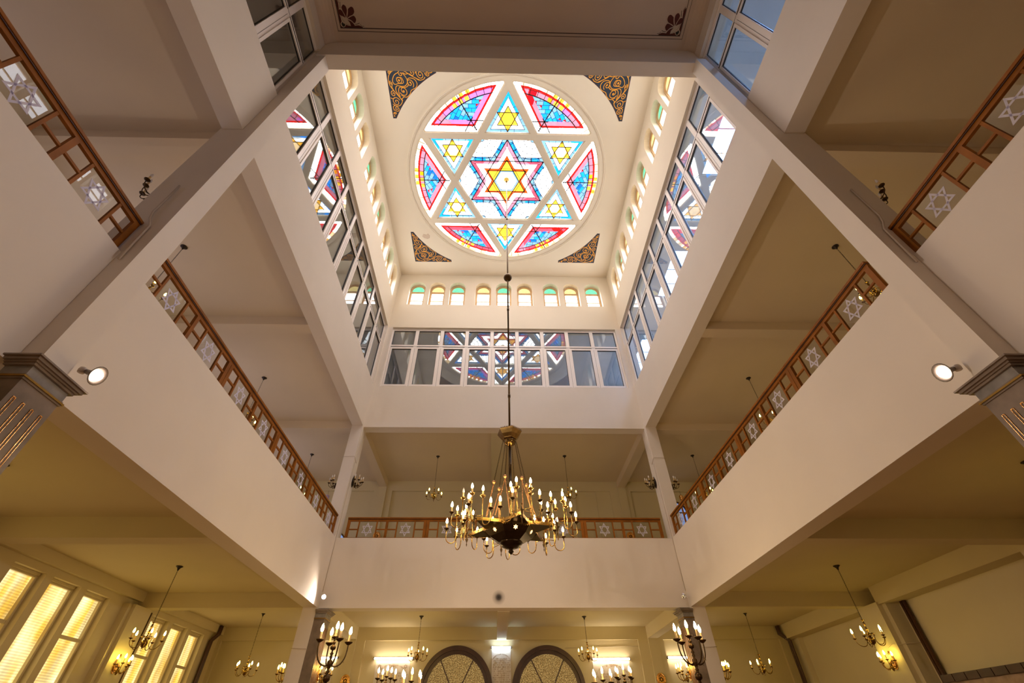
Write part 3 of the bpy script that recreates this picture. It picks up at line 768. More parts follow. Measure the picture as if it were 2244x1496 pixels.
# ground floor outer walls
LW = [(8.42, 9.17), (9.35, 10.10), (10.27, 11.03), (12.67, 13.41), (13.58, 14.33), (14.49, 15.24), (3.9, 4.65), (4.83, 5.58), (5.75, 6.5), (-.3, .45), (.63, 1.38)]
LW.sort()
mb = MB(); cur = YN
for a, b in LW:
    mb.box(-9.0, -8.65, cur, a, 0, ZG); mb.box(-9.0, -8.65, a, b, 0, .9); mb.box(-9.0, -8.65, a, b, 3.845, ZG); cur = b
mb.box(-9.0, -8.65, cur, 16.6, 0, ZG)
mb.build('wall_left', 'gallery', kind=S)
for y0, y1 in ((3.15, 7.25), (7.55, 11.93), (12.2, YB)): trim('gallery', (-8.66, -8.545, y0, y1, 3.965, ZG))
for y0, y1 in ((11.57, 12.2), (7.1, 7.75), (2.7, 3.3)): trim('gallery', (-8.66, -8.50, y0-.1, y1+.1, 0, Z1), (-8.66, -8.42, y0, y1, 0, Z1+.0))
for i, (a, b) in enumerate(LW):
    if a < 5: 
        pass
    full = i % 3 == 1
    mb = MB(); x0, x1 = -8.84, -8.78
    bars = i in range(len(LW))
    mb.box(x0, x1, a, a+.05, .9, 3.845); mb.box(x0, x1, b-.05, b, .9, 3.845); mb.box(x0+.001, x1-.001, a+.05, b-.05, 3.765, 3.844); mb.box(x0+.001, x1-.001, a+.05, b-.05, .901, .98)
    mb.box(x1+.0005, x1+.03, a+.02, b-.02, 3.80, 3.843)
    mb.box(x0+.002, x1+.02, b-.075, b-.051, .901, 3.764)
    mid = [8.42, 10.27, 12.67, 14.49, 3.9, 5.75, -.3]
    if a in mid: mb.box(x0+.001, x1+.01, a+.051, b-.076, 3.03, 3.085)
    f = mb.build(nwin(), 'ochre' if False else 'gallery', kind=S)
    g = MB(); g.box(-8.835, -8.825, a+.05, b-.05, .98, 3.765); g.build('yellow_relief_pane', 'ywin', f)
# right outer wall
box('wall_right', 'gallery', 9.1, 9.35, YN, 16.6, 0, ZG)
for y0, y1 in ((-1, 2.85), (3.15, 7.25), (7.55, 11.55), (12.2, YB)): trim('gallery', (8.7, 9.12, y0, y1, 3.80, ZG))
for y0, y1 in ((11.5, 12.2), (7.0, 7.7), (2.6, 3.3)): trim('gallery', (8.78, 9.12, y0-.12, y1+.1, 0, 3.82), (8.66, 9.12, y0, y1, 0, Z1))
trim('gallery', (8.95, 9.12, 15.7, YB, 0, 3.82))
# back walls
mb = MB(); mb.box(-9.3, 9.3, YB+.08, YB+.5, 0, ZG)
for x0, x1 in ((-8.9, -4.9), (-4.21, 4.17), (4.9, 8.9)): pass
mb.box(-9.3, 9.3, YB, YB+.1, 3.828, ZG)
for x0, x1 in ((-9.3, -8.55), (-4.95, -4.21), (4.17, 4.95), (8.6, 9.3)): mb.box(x0, x1, YB, YB+.1, 0, 3.828)
mb.box(-4.77, -4.47, YB-.08, YB+.1, 0, Z1); mb.box(4.47, 4.77, YB-.08, YB+.1, 0, Z1)
mb.build('wall_back', 'gallery', kind=S)
mb = MB(); YU = 16.35
mb.box(-9.3, 9.3, YU+.08, YU+.5, 4.95, ZU)
mb.box(-9.3, 9.3, YU, YU+.1, 8.67, ZU)
for x0, x1 in ((-9.3, -8.4), (-4.95, -4.25), (4.15, 4.95), (8.4, 9.3)): mb.box(x0, x1, YU, YU+.1, 4.95, 8.67)
mb.box(-4.77, -4.47, YU-.07, YU+.1, 4.95, Z3); mb.box(4.47, 4.77, YU-.07, YU+.1, 4.95, Z3)
mb.box(2.75, 2.80, YU+.0, YU+.1, 4.95, 8.67); mb.box(3.6, 4.2, YU+.03, YU+.1, 4.95, 8.67)
mb.build('wall_back', 'gallery', kind=S)
# upper outer walls (daylight windows on the left)
GW = [(.9, 1.7), (4.2, 5.0), (5.3, 6.1), (8.6, 9.4), (9.7, 10.5), (13., 13.8), (14.1, 14.9)]
mb = MB(); cur = YN
for a, b in GW:
    mb.box(-9.0, -8.65, cur, a, 4.95, ZU); mb.box(-9.0, -8.65, a, b, 4.95, 5.9); mb.box(-9.0, -8.65, a, b, 8.3, ZU); cur = b
mb.box(-9.0, -8.65, cur, 16.6, 4.95, ZU)
mb.build('wall_left', 'gallery2', kind=S)
for a, b in GW:
    mb = MB()
    for y in (a, b-.05): mb.box(-8.86, -8.8, y, y+.05, 5.9, 8.3)
    for z_ in (5.9, 7.3, 8.25): mb.box(-8.86, -8.8, a, b, z_, z_+.05)
    f = mb.build(nwin(), 'frame', kind=S)
    g = MB(); g.box(-8.85, -8.84, a+.05, b-.05, 5.95, 8.25); g.build('daylight_pane', 'galwin', f)
box('wall_right', 'gallery2', 8.65, 9.0, YN, 16.6, 4.95, ZU)
# arched blue windows at the back corners of the upper gallery
def blue_arch(xc, hw, zb, zt):
    Pq = lambda u, w, z: (u, YU+.02+w, z)
    mb = MB(); sp = zt-hw; N_ = 14
    a = [(xc-hw*cos(PI*i/N_), sp+hw*sin(PI*i/N_)) for i in range(N_+1)]; b = [(xc-(hw-.05)*cos(PI*i/N_), sp+(hw-.05)*sin(PI*i/N_)) for i in range(N_+1)]
    for i in range(N_): mb.ext(Pq, [a[i], a[i+1], b[i+1], b[i]], 0, .07)
    for s in (-1, 1): mb.pbox(Pq, *sorted((xc+s*hw, xc+s*(hw-.05))), 0, .07, zb, sp)
    mb.pbox(Pq, xc-hw, xc+hw, 0, .07, zb, zb+.06); mb.pbox(Pq, xc-hw, xc+hw, .01, .06, sp-.02, sp+.02); mb.pbox(Pq, xc-.015, xc+.015, .01, .06, zb, sp)
    f = mb.build(nwin(), 'wood_dark', kind=S)
    g = MB(); g.flat(Pq, [(xc-hw+.03, zb)]+b+[(xc+hw-.03, zb)], .045); g.build('blue_pane', 'bluewin', f)
blue_arch(6.55, .44, 5.3, 8.3); blue_arch(-6.0, .40, 5.3, 7.15)

# ------------------------------------------------------------------ attic rooms behind the window bands
mb = MB()
mb.box(-9.3, -9.0, YN, 16.9, ZU, 14.4); mb.box(9.0, 9.3, YN, 16.9, ZU, 14.4); mb.box(-9.3, 9.3, 16.85, 17.1, ZU, 14.4)
mb.build('wall_attic', 'attic', kind=S)
mb = MB()
mb.box(-9.3, -4.79, YN, 17.1, 14.1, 14.3); mb.box(-4.79, 4.79, 12.35, 17.1, 14.1, 14.3)
SK = [(-1.0, 1.2), (4.0, 6.2), (8.95, 11.1), (13.5, 15.7)]
mb.box(4.79, 5.86, YN, 17.1, 14.1, 14.3); mb.box(7.0, 9.3, YN, 17.1, 14.1, 14.3)
cur = YN
for a, b in SK: mb.box(5.86, 7.0, cur, a, 14.1, 14.3); cur = b
mb.box(5.86, 7.0, cur, 17.1, 14.1, 14.3)
mb.build('ceiling', 'attic', kind=S)
for a, b in SK:
    mb = MB(); mb.box(5.86, 5.90, a, b, 14.12, 14.3); mb.box(6.96, 7.0, a, b, 14.12, 14.3)
    for y in (a, a+.82, b-.04, (a+.82+b)/2): mb.box(5.86, 7.0, y, y+.04, 14.12, 14.3)
    f = mb.build(nwin(), 'frame', kind=S)
    g = MB(); g.box(5.88, 6.98, a+.02, b-.02, 14.27, 14.28); g.build('roof_pane', 'skyglass', f)

# ------------------------------------------------------------------ floor and closing walls
box('floor', 'floor', -9.3, 9.3, YN, 16.7, -.2, 0)
box('wall_front', 'paint', -9.3, 9.3, YN-.3, YN, 0, 14.4)

# ------------------------------------------------------------------ columns
def column(side, near):
    s = -1 if side == 'left' else 1
    if near:
        y0, y1 = (2.98, 3.27) if s < 0 else (2.87, 3.15)
        xin, zt = 4.23, 12.95
        label = 'tall plaster column with fluted grey-brown pilaster and capital, near %s of the hall' % side
    else:
        y0, y1, xin, zt = 11.9, 12.33, A, Z3
        label = 'plaster column with fluted pilaster at the far %s corner of the hall' % side
    root = thing('column', label, 'column', (s*4.6, (y0+y1)/2, 0))
    lx = lambda x: s*x-s*4.6
    ly = lambda y: y-(y0+y1)/2
    def bx(mb, xa, xb, ya, yb, za, zb, mi=0):
        a, b = sorted((lx(xa), lx(xb))); mb.box(a, b, ly(ya), ly(yb), za, zb, mi)
    mb = MB()
    if near:
        bx(mb, 4.23, 4.80, y0, y1, Z1, W0); bx(mb, 4.23, 4.44, y0, y1, W0, zt); bx(mb, 4.30, 4.77, y0, y1, 0, Z1)
    else:
        bx(mb, A+.003, 4.768, y0, y1-.003, 0, zt); bx(mb, A-.004, A+.1, D, y1, Z2, Z3)
    mb.build('shaft', 'paint', root)
    px0, px1 = (4.075, 4.30) if near else (4.20, 4.437)
    p0, p1 = (y0-.11, y1-.01) if near else (y0+.0, y1-.02)
    mb = MB(); bx(mb, px0, px1, p0, p1, .0, 3.62)
    pil = mb.build('pilaster', 'marble' if True else 'marble2', root)
    # flutes on the inner face
    mb = MB(); n = 4; wy = (p1-p0)
    for i in range(n):
        yc = p0+wy*(i+.62)/(n+.25)
        x_ = lx(px0)-s*.000
        for dy, r in ((-.012, .006), (.012, .006)):
            mb.tube([(x_, ly(yc+dy), 2.2 if near else 2.0), (x_, ly(yc+dy), 3.46)], r, 6)
        mb.tube([(x_, ly(yc-.012), 3.46), (x_, ly(yc+.012), 3.46)], .006, 6)
    mb.build('gilt_fluting', 'gold' if near else 'copper', pil)
    mb = MB()
    for e, za, zb, mi in ((.012, 3.60, 3.615, 0), (.024, 3.615, 3.63, 1), (.012, 3.63, 3.645, 0), (.005, 3.645, 3.725, 2), (.03, 3.725, 3.745, 0), (.045, 3.745, 3.76, 0), (.065, 3.76, 3.785, 0), (.085, 3.785, 3.80, 0)):
        k = 1 if near else .9
        bx(mb, px0-e*k, px1, p0-e*k, p1+e*k, za, zb, mi)
    mb.build('capital', ['marble', 'brass', 'marble2'], root)
    return root
for near in (True, False):
    for side in ('left', 'right'): column(side, near)

# ------------------------------------------------------------------ balcony railings
def railing(label, P, modules, loc0, name='balcony_railing'):
    root = thing(name, label, 'railing', loc0)
    O = Vector(loc0)
    Q = lambda u, w, z: tuple(Vector(P(u, w, z))-O)
    u0, u1 = modules[0][0], modules[-1][1]
    w0, w1 = .055, .095
    mb = MB(); mb.pbox(Q, u0, u1, w0-.02, w1+.02, ZR-.035, ZR); mb.pbox(Q, u0, u1, w0-.012, w1+.012, ZR-.05, ZR-.04, 1); mb.pbox(Q, u0, u1, w0, w1, ZR-.10, ZR-.045)
    mb.build('handrail', ['wood', 'wood_dark'], root)
    mb = MB(); mb.pbox(Q, u0, u1, w0, w1, Z2, Z2+.03); mb.build('bottom_rail', 'wood', root)
    zb, zt = Z2+.03, ZR-.10; zm = (zb+zt)/2
    star2 = None
    for (a, b) in modules:
        L = b-a; mid = (a+b)/2
        for u, hw in ((a+.04, .036), (mid, .030), (b-.04, .036)):
            m_ = MB(); m_.pbox(Q, u-hw, u+hw, w0-.004, w1+.004, zb-.01, zt); m_.build('post', 'wood', root)
        for ua, ub in ((a+.076, mid-.03), (mid+.03, b-.076)):
            l = ub-ua; s1 = ua+l*.25; s2 = ub-l*.25
            m_ = MB()
            for u in (s1, s2):
                m_ = MB(); m_.pbox(Q, u-.016, u+.016, w0+.004, w1-.004, zb, zt); m_.build('muntin', 'wood', root)
            for x0, x1 in ((ua, s1-.016), (s2+.016, ub)):
                m_ = MB(); m_.pbox(Q, x0, x1, w0+.006, w1-.006, zm-.014, zm+.014); m_.build('muntin', 'wood', root)
            g = MB(); g.pbox(Q, s1+.016, s2-.016, .073, .077, zb, zt)
            sp_ = g.build('star_pane', 'pane2', root)
            uc = (s1+s2)/2; R_ = .165
            st = MB()
            for d0 in (90, 270):
                for i in range(3):
                    p = (uc+R_*.98*nrm(d0+120*i)[0], zm+R_*nrm(d0+120*i)[1]*1.12); q = (uc+R_*.98*nrm(d0+120*i+120)[0], zm+R_*nrm(d0+120*i+120)[1]*1.12)
                    dx, dy = q[0]-p[0], q[1]-p[1]; l_ = math.hypot(dx, dy); ex, ey = dx/l_, dy/l_; nx, ny = -ey, ex; t_ = .022
                    c = (uc, zm); si = 1 if (nx*(c[0]-p[0])+ny*(c[1]-p[1])) > 0 else -1
                    nx *= si*t_; ny *= si*t_; sh = t_*math.sqrt(3)
                    st.ext(Q, [p, q, (q[0]+nx-ex*sh, q[1]+ny-ey*sh), (p[0]+nx+ex*sh, p[1]+ny+ey*sh)], .070, .0725)
            st.build('frosted_star', 'frost', sp_)
            for x0, x1 in ((ua, s1-.016), (s2+.016, ub)):
                pass
    return root
bm = [(-4.25+2.125*i, -4.25+2.125*(i+1)) for i in range(4)]
railing('brown wooden railing with glass star panes across the far balcony', Pback, bm, (0, 12.07, Z2))
smod = [(3.37+2.1*i, 3.37+2.1*(i+1)) for i in range(4)]; smod[-1] = (smod[-1][0], 11.86)
railing('brown wooden railing with white star panes along the left balcony, between the columns', Pleft, smod, (-A-.07, 7.6, Z2))
railing('brown wooden railing with star panes along the right balcony, between the columns', Pright, smod, (A+.07, 7.6, Z2))
nmod = [(-3.25, -1.15), (-1.15, .93), (.93, 2.96)]
railing('brown wooden railing with star panes at the top left edge, nearer than the left column', Pleft, nmod, (-A-.07, 1, Z2))
railing('brown wooden railing with star panes at the top right edge, nearer than the right column', Pright, [(a-.08, b-.08) for a, b in nmod], (A+.07, 1, Z2))

# ------------------------------------------------------------------ candle parts
def flame(r=.02, h=.085):
    return [(r*.45, 0), (r*.8, h*.12), (r, h*.30), (r*.92, h*.5), (r*.6, h*.75), (r*.22, h*.93), (.001, h)]
def candle_obj(parent, x, y, z, k=1., lit=True, small=False, out=True):
    mb = MB(); mb.lathe([(.0145*k, 0), (.0145*k, .004), (.0135*k, .085*k), (.011*k, .095*k)], (x, y, z), 8)
    mb.build('candle', 'candle', parent)
    mb = MB(); mb.lathe(flame(.0205*k, .095*k), (x, y, z+.092*k), 8)
    mb.build('bulb', ('bulb_s' if small else 'bulb') if lit else 'bulb_off', parent)
PAN = [(.004, -.022), (.016, -.02), (.026, -.012), (.044, .0), (.050, .010), (.047, .011), (.040, .004), (.01, -.004), (.003, -.004)]
def sc_prof(p, k): return [(r*k, z*k) for r, z in p]

# ------------------------------------------------------------------ small pendant chandelier
def pendant(label, loc_, zbowl, group):
    """loc_: ceiling point; zbowl: height of the globe"""
    root = thing('pendant_chandelier', label, 'chandelier', loc_, 0, group)
    h = loc_[2]-zbowl
    mb = MB(); mb.lathe([(.065, 0), (.068, -.008), (.05, -.02), (.028, -.04), (.014, -.075), (.006, -.09)], (0, 0, 0), 12); mb.build('canopy', 'iron', root)
    mb = MB(); n = int((h-.42)/.032); z = -.085
    for i in range(n):
        ax = Vector((1, 0, 0)) if i % 2 else Vector((0, 1, 0))
        c = Vector((0, 0, z-.032*(i+.5))); pts = [c+ax*(.008*cos(t*PI/4))+Vector((0, 0, .021*sin(t*PI/4))) for t in range(8)]
        mb.tube(pts, .0028, 4, closed=True)
    mb.build('chain', 'iron', root)
    zt = z-.032*n
    b = -h
    mb = MB(); mb.lathe([(.003, zt+.01), (.035, zt), (.036, zt-.006), (.012, zt-.012), (.014, zt-.04), (.022, b+.28), (.012, b+.26), (.014, b+.22), (.026, b+.19), (.012, b+.165), (.012, b+.14), (.03, b+.12), (.03, b+.085), (.02, b+.075)], (0, 0, 0), 10)
    mb.build('stem', 'antique', root)
    mb = MB(); mb.lathe([(.012, b+.08)]+[(.058*sin(PI*i/10), b+.015+.062*cos(PI*i/10)) for i in range(1, 10)]+[(.012, b-.05), (.006, b-.06)], (0, 0, 0), 14)
    mb.tube([(.018*cos(t*PI/5), 0, b-.078+.018*sin(t*PI/5)) for t in range(10)], .003, 5, closed=True)
    mb.build('globe', 'antique', root)
    for i in range(5):
        a = 2*PI*i/5+.4
        c, s_ = cos(a), sin(a)
        prof = cm([(.02, .10), (.06, .13), (.085, .09), (.08, .01), (.12, -.055), (.19, -.06), (.245, -.01), (.262, .055)], 4)
        m_ = MB(); m_.tube([(r*c, r*s_, b+z_) for r, z_ in prof], .0065, 6)
        m_.tube([(r*c, r*s_, b+z_) for r, z_ in cm([(.06, .13), (.10, .12), (.10, .095), (.085, .10)], 3)], .004, 5)
        m_.lathe(sc_prof(PAN, .72), (.262*c, .262*s_, b+.065), 10)
        arm = m_.build('arm', 'antique', root)
        candle_obj(arm, .262*c, .262*s_, b+.07, .86, True, True)
    return root
PG = 'small brass pendant chandeliers'
p0 = pendant('five-armed brass pendant hanging before the tall yellow windows, lower left', (-6.73, 9.87, ZG), 2.835, PG)
def pdup(loc_, label):
    return dup(p0, loc_, 0.3*len(label), label, PG)
pdup((-6.68, 14.2, ZG+.015), 'five-armed brass pendant in the lower left back bay, left of the far left column')
pdup((6.88, 14.3, ZG+.015), 'five-armed brass pendant in the lower right back bay, right of the far right column')
pdup((6.93, 9.84, ZG), 'five-armed brass pendant hanging at lower right beside the blank side wall')
pdup((-6.72, 5.45, ZG), 'pendant under the lower left ceiling whose canopy shows beside the near left pilaster')
pdup((6.85, 5.25, ZG), 'pendant under the lower right ceiling whose canopy shows at the right frame edge')
p1 = pendant('small brass pendant below the far balcony, left of the two arched doorways', (-2.35, 14.55, ZG), 3.19, PG)
dup(p1, (2.32, 14.65, ZG), 1.0, 'small brass pendant below the far balcony, right of the two arched doorways', PG)
p2 = pendant('lit brass pendant on the far upper balcony, left of the great chandelier', (-2.35, 14.35, ZU), 7.55, PG)
def udup(loc_, rz, label): return dup(p2, loc_, rz, label, PG)
udup((2.18, 14.28, ZU), .8, 'lit brass pendant on the far upper balcony, right of the great chandelier')
udup((-6.78, 5.48, ZU), .2, 'brass pendant over the left balcony nearest the near left column')
udup((-6.80, 9.87, ZU), .5, 'brass pendant over the middle of the left balcony, behind the star railing')
udup((-6.79, 14.25, ZU), .9, 'brass pendant over the far left balcony corner, left of the far left column')
udup((6.80, 5.24, ZU), .1, 'brass pendant over the right balcony nearest the near right column')
udup((6.88, 9.70, ZU), .6, 'brass pendant over the middle of the right balcony, behind the star railing')
udup((6.78, 14.2, ZU), 1.1, 'brass pendant over the far right balcony corner, right of the far right column')

# ------------------------------------------------------------------ wall sconces
def sconce(name, label, loc_, rz, lit, plate='iron', group=None, nspan=5):
    root = thing(name, label, 'wall lamp', loc_, rz, group)   # local +y is away from the wall
    Pp = lambda u, w, z: (u, w, z)
    R_ = 0
    mb = MB(); pts = []
    for i in range(36):
        a = 2*PI*i/36; e = 1+.09*(i % 2)
        pts.append((.085*e*cos(a), .135*e*sin(a)))
    mb.ext(Pp, pts, 0, .015); mb.ext(Pp, [(x*.72, z*.76) for x, z in pts[::2]], .015, .03)
    mb.lathe([(.03, 0), (.035, .02), (.012, .04), (.018, .055), (.004, .07)], (0, .01, .135), 8)
    bp = mb.build('backplate', plate, root)
    st = MB()
    for d0 in (90, 270):
        tr = [(.04*nrm(d0+120*i)[0], .04*nrm(d0+120*i)[1]) for i in range(3)]
        for i in range(3): st.bar((tr[i][0], .032, tr[i][1]), (tr[(i+1) % 3][0], .032, tr[(i+1) % 3][1]), .006, .006, up=(0, 1, 0))
    st.build('star_emblem', 'bronze', bp)
    mb = MB(); mb.lathe([(.004, -.17), (.02, -.15), (.035, -.12), (.02, -.09), (.016, -.05), (.03, -.03), (.012, 0)], (0, .09, 0), 10); mb.tube([(0, .0, -.08), (0, .09, -.08)], .01, 6)
    mb.build('hub', 'bronze' if not lit else 'antique', root)
    for i in range(nspan):
        a = math.radians(90+(i-(nspan-1)/2)*(42 if nspan == 5 else 34)); c, s_ = cos(a), sin(a); R_ = .20 if i % 2 == 0 else .15
        up = .0 if i % 2 == 0 else .03
        prof = cm([(.02, -.07), (.07, -.12), (.14*R_/.2, -.12), (.19*R_/.2, -.07), (R_, -.01+up)], 4)
        m_ = MB(); m_.tube([(r*c, .09+r*s_, z_) for r, z_ in prof], .0065, 6)
        m_.tube([(r*c, .09+r*s_, z_) for r, z_ in cm([(.07, -.12), (.10, -.145), (.12, -.12)], 3)], .004, 5)
        m_.lathe(sc_prof(PAN, .8), (R_*c, .09+R_*s_, up), 10)
        arm = m_.build('arm', 'bronze' if not lit else 'antique', root)
        candle_obj(arm, R_*c, .09+R_*s_, up+.005, .9, lit, True)
    return root
SU = 'unlit sconces on the balcony columns'; SL = 'lit brass sconces at ground level'
u0 = sconce('wall_sconce', 'dark unlit sconce on the far left column, facing the hall', (-A, 12.22, 7.08), -PI/2, False, 'iron', SU)
def sdup(o, loc_, rz, label, g): return dup(o, loc_, rz, label, g)
sdup(u0, (A, 12.22, 7.08), PI/2, 'dark unlit sconce on the far right column, facing the hall', SU)
sdup(u0, (-4.77, 12.1, 7.0), PI/2, 'dark unlit sconce on the outer side of the far left column, above a lavender lantern', SU)
sdup(u0, (4.77, 12.1, 7.0), -PI/2, 'dark unlit sconce on the outer side of the far right column', SU)
sdup(u0, (-4.80, 3.1, 6.93), PI/2, 'dark unlit sconce behind the near left column, upper left', SU)
sdup(u0, (4.80, 3.0, 6.93), -PI/2, 'dark unlit sconce behind the near right column, upper right', SU)
l0 = sconce('wall_sconce', 'lit brass sconce with gilt star plate between the two groups of yellow windows', (-8.42, 11.85, 2.75), -PI/2, True, 'gold', SL)
sdup(l0, (8.66, 11.85, 2.75), PI/2, 'lit brass sconce with gilt star plate on the right wall pier, under the right pendant', SL)
sdup(l0, (-4.77, 12.2, 2.62), PI/2, 'lit brass sconce on the outer side of the far left column, ground level', SL)
sdup(l0, (4.77, 12.2, 2.62), -PI/2, 'lit brass sconce on the outer side of the far right column, ground level', SL)
sdup(l0, (-4.22, 12.42, 2.62), -PI/2, 'lit brass sconce behind the big left candelabrum, beside the far left pilaster', SL)
sdup(l0, (4.22, 12.42, 2.62), PI/2, 'lit brass sconce behind the big right candelabrum, beside the far right pilaster', SL)
# gilt plates seen at the bottom edge and behind the far railing
def wreath(label, loc_, k=1.):
    mb = MB(); pts = []
    for i in range(40):
        a = 2*PI*i/40; e = 1+.08*(i % 2); pts.append((.13*k*e*cos(a), .15*k*e*sin(a)))
    mb.ext(lambda u, w, z: (u, w, z), pts, -.03, 0)
    mb.tube([(.10*k*cos(2*PI*i/20), -.035, .12*k*sin(2*PI*i/20)) for i in range(20)], .018*k, 6, closed=True)
    for d0 in (90, 270):
        tr = [(.06*k*nrm(d0+120*i)[0], .06*k*nrm(d0+120*i)[1]) for i in range(3)]
        for i in range(3): mb.bar((tr[i][0], -.035, tr[i][1]), (tr[(i+1) % 3][0], -.035, tr[(i+1) % 3][1]), .01, .01, 1, up=(0, 1, 0))
    o = mb.build('gilt_wreath_plaque', ['gold', 'bronze']); o.location = loc_
    return tag(o, label, 'plaque')
wreath('round gilt wreath with star behind the far railing, left end', (-4.5, YU-.08, 6.95))
wreath('round gilt wreath with star behind the far railing, right end', (4.6, YU-.08, 6.95))
wreath('gilt wreath plaque on the far pier left of the left marble plaque', (-4.55, YB-.09, 2.83))
wreath('gilt wreath plaque on the far pier right of the right marble plaque', (4.62, YB-.09, 2.83))

# small hanging lanterns near the back columns
def lantern(label, loc_, m):
    root = thing('hanging_lantern', label, 'lantern', loc_)
    mb = MB(); mb.lathe([(.02, .08), (.055, .05), (.06, .03), (.055, -.05), (.035, -.08), (.006, -.10)], (0, 0, 0), 8); mb.build('body', m, root)
    mb = MB(); mb.tube([(0, 0, .08), (0, 0, .20)], .003, 5); mb.build('cord', 'iron', root)
lantern('small lavender glass lantern hanging under the sconce left of the far left column', (-5.02, 12.15, 6.6), 'lavender')
lantern('small gold lantern hanging right of the far right column', (5.05, 12.15, 6.62), 'gold')

# ------------------------------------------------------------------ standing candelabra
def candelabrum(label, loc_, zc_, rz):
    root = thing('standing_candelabrum', label, 'candelabrum', loc_, rz, 'standing bronze candelabra')
    z = zc_-.34
    mb = MB(); mb.lathe([(.20, 0), (.21, .03), (.12, .08), (.05, .14), (.03, .3), (.028, 1.2), (.045, 1.25), (.03, 1.32), (.03, z-.55), (.05, z-.50), (.03, z-.46)], (0, 0, 0), 14); mb.build('stand', 'bronze', root)
    mb = MB(); mb.lathe([(.02, z-.46)]+[(.085*sin(PI*i/10)+.003, z-.36-.10*cos(PI*i/10)) for i in range(1, 10)]+[(.022, z-.25), (.028, z-.24), (.02, z-.22)]+[(.056*sin(PI*i/8)+.003, z-.165-.052*cos(PI*i/8)) for i in range(1, 8)]+[(.02, z-.10), (.035, z-.08), (.018, z-.06), (.03, z-.03), (.04, z+.01), (.04, z+.05), (.012, z+.07), (.028, z+.10), (.014, z+.125), (.03, z+.145), (.012, z+.17), (.012, z+.19), (.04, z+.205), (.046, z+.235), (.02, z+.26), (.02, z+.275), (.028, z+.29), (.01, z+.33)], (0, 0, 0), 14)
    mb.build('baluster', 'bronze', root)
    for i in range(4):
        a = PI/2*i+.35; c, s_ = cos(a), sin(a)
        prof = cm([(.03, .0), (.08, -.015), (.16, .02), (.215, .10), (.235, .20), (.235, .29)], 4)
        m_ = MB(); m_.tube([(r*c, r*s_, z+z_) for r, z_ in prof], [.011]*(len(prof)-1)+[.009], 7)
        for t in (.12, .19): m_.tube([(t*c, t*s_, z-.0+(t-.12)), ((t+.03)*c, (t+.03)*s_, z-.03+(t-.12))], [.006, .001], 5)
        m_.lathe(sc_prof(PAN, 1.35), (.235*c, .235*s_, z+.305), 12)
        arm = m_.build('arm', 'bronze', root)
        candle_obj(arm, .235*c, .235*s_, z+.31, 1.2)
    m_ = MB(); m_.lathe(sc_prof(PAN, 1.2), (0, 0, z+.36), 12); t = m_.build('centre_cup', 'bronze', root)
    candle_obj(t, 0, 0, z+.365, 1.2)
    return root
c0 = candelabrum('large bronze candelabrum with five lit candles before the far left column', (-2.83, 8.5, 0), 2.70, .25)
def cdup(loc_, rz, label): return dup(c0, loc_, rz, label, 'standing bronze candelabra')
cdup((2.93, 8.5, 0), -.1, 'large bronze candelabrum with five lit candles before the far right column')
cdup((-2.95, 13.8, 0), .3, 'bronze candelabrum in front of the left marble plaque')
cdup((3.02, 13.8, 0), .1, 'bronze candelabrum in front of the right marble plaque')
c1 = candelabrum('candelabrum whose flames just show at the bottom edge left of the left doorway', (-1.93, 11.2, 0), 2.37, .5)
dup(c1, (1.96, 11.2, 0), .2, 'candelabrum whose flames just show at the bottom edge right of the right doorway', 'standing bronze candelabra')

# ------------------------------------------------------------------ great chandelier
CX, CYC = 0., 7.65
ch = thing('great_chandelier', 'huge brass six-pointed-star chandelier with dozens of lit candles, hall centre', 'chandelier', (CX, CYC, 4.12))
ph = [math.radians(41+60*k) for k in range(6)]
zz = lambda z: z-4.12
mb = MB(); mb.tube([(0, 0, zz(6.05)), (0, 0, zz(ZC+.1))], .020, 8)
for z_ in (13.85, 9.6, 8.0, 6.9): mb.lathe([(.019, -.045), (.029, -.035), (.029, .035), (.019, .045)], (0, 0, zz(z_)), 10)
mb.build('suspension_rod', 'bronze', ch)
mb = MB(); mb.lathe([(.02, -.11)]+[(.115*sin(PI*i/12), -.115*cos(PI*i/12)) for i in range(1, 12)]+[(.02, .11)], (0, 0, zz(10.88)), 18); mb.build('rod_ball', 'bronze', ch)
mb = MB(); mb.lathe([(.10, .03), (.11, 0), (.07, -.04), (.05, -.06), (.05, -.10), (.02, -.13)], (0, 0, zz(ZC)+.06), 14); mb.build('ceiling_rose', 'brass', ch)
# crown
mb = MB(); mb.lathe([(.24, zz(6.03)), (.255, zz(6.0)), (.245, zz(5.985)), (.20, zz(5.92)), (.15, zz(5.86)), (.14, zz(5.845)), (.10, zz(5.84))], (0, 0, 0), 6, sm=False, ph=ph[0])
for k in range(6):
    a0, a1 = ph[k], ph[k]+PI/3
    for i in range(7):
        t = (i+.5)/7; p = Vector((.25*cos(a0), .25*sin(a0), 0)).lerp(Vector((.25*cos(a1), .25*sin(a1), 0)), t); d = (Vector((cos(a1)-cos(a0), sin(a1)-sin(a0), 0))).normalized()
        b = zz(6.0)
        mb.add([p-d*.016+Vector((0, 0, b)), p+d*.016+Vector((0, 0, b)), p+Vector((0, 0, b+.05))], [(0, 1, 2)])
mb.lathe([(.10, zz(5.85)), (.125, zz(5.81)), (.10, zz(5.75)), (.05, zz(5.72)), (.03, zz(5.70))], (0, 0, 0), 18)
mb.build('crown', 'antique', ch)
mb = MB(); mb.lathe([(.028, zz(4.1)), (.028, zz(4.83)), (.05, zz(4.86)), (.06, zz(4.90)), (.05, zz(4.93)), (.028, zz(4.94)), (.026, zz(5.3)), (.032, zz(5.31)), (.026, zz(5.32)), (.026, zz(5.75))], (0, 0, 0), 12)
mb.build('centre_pipe', 'bronze', ch)
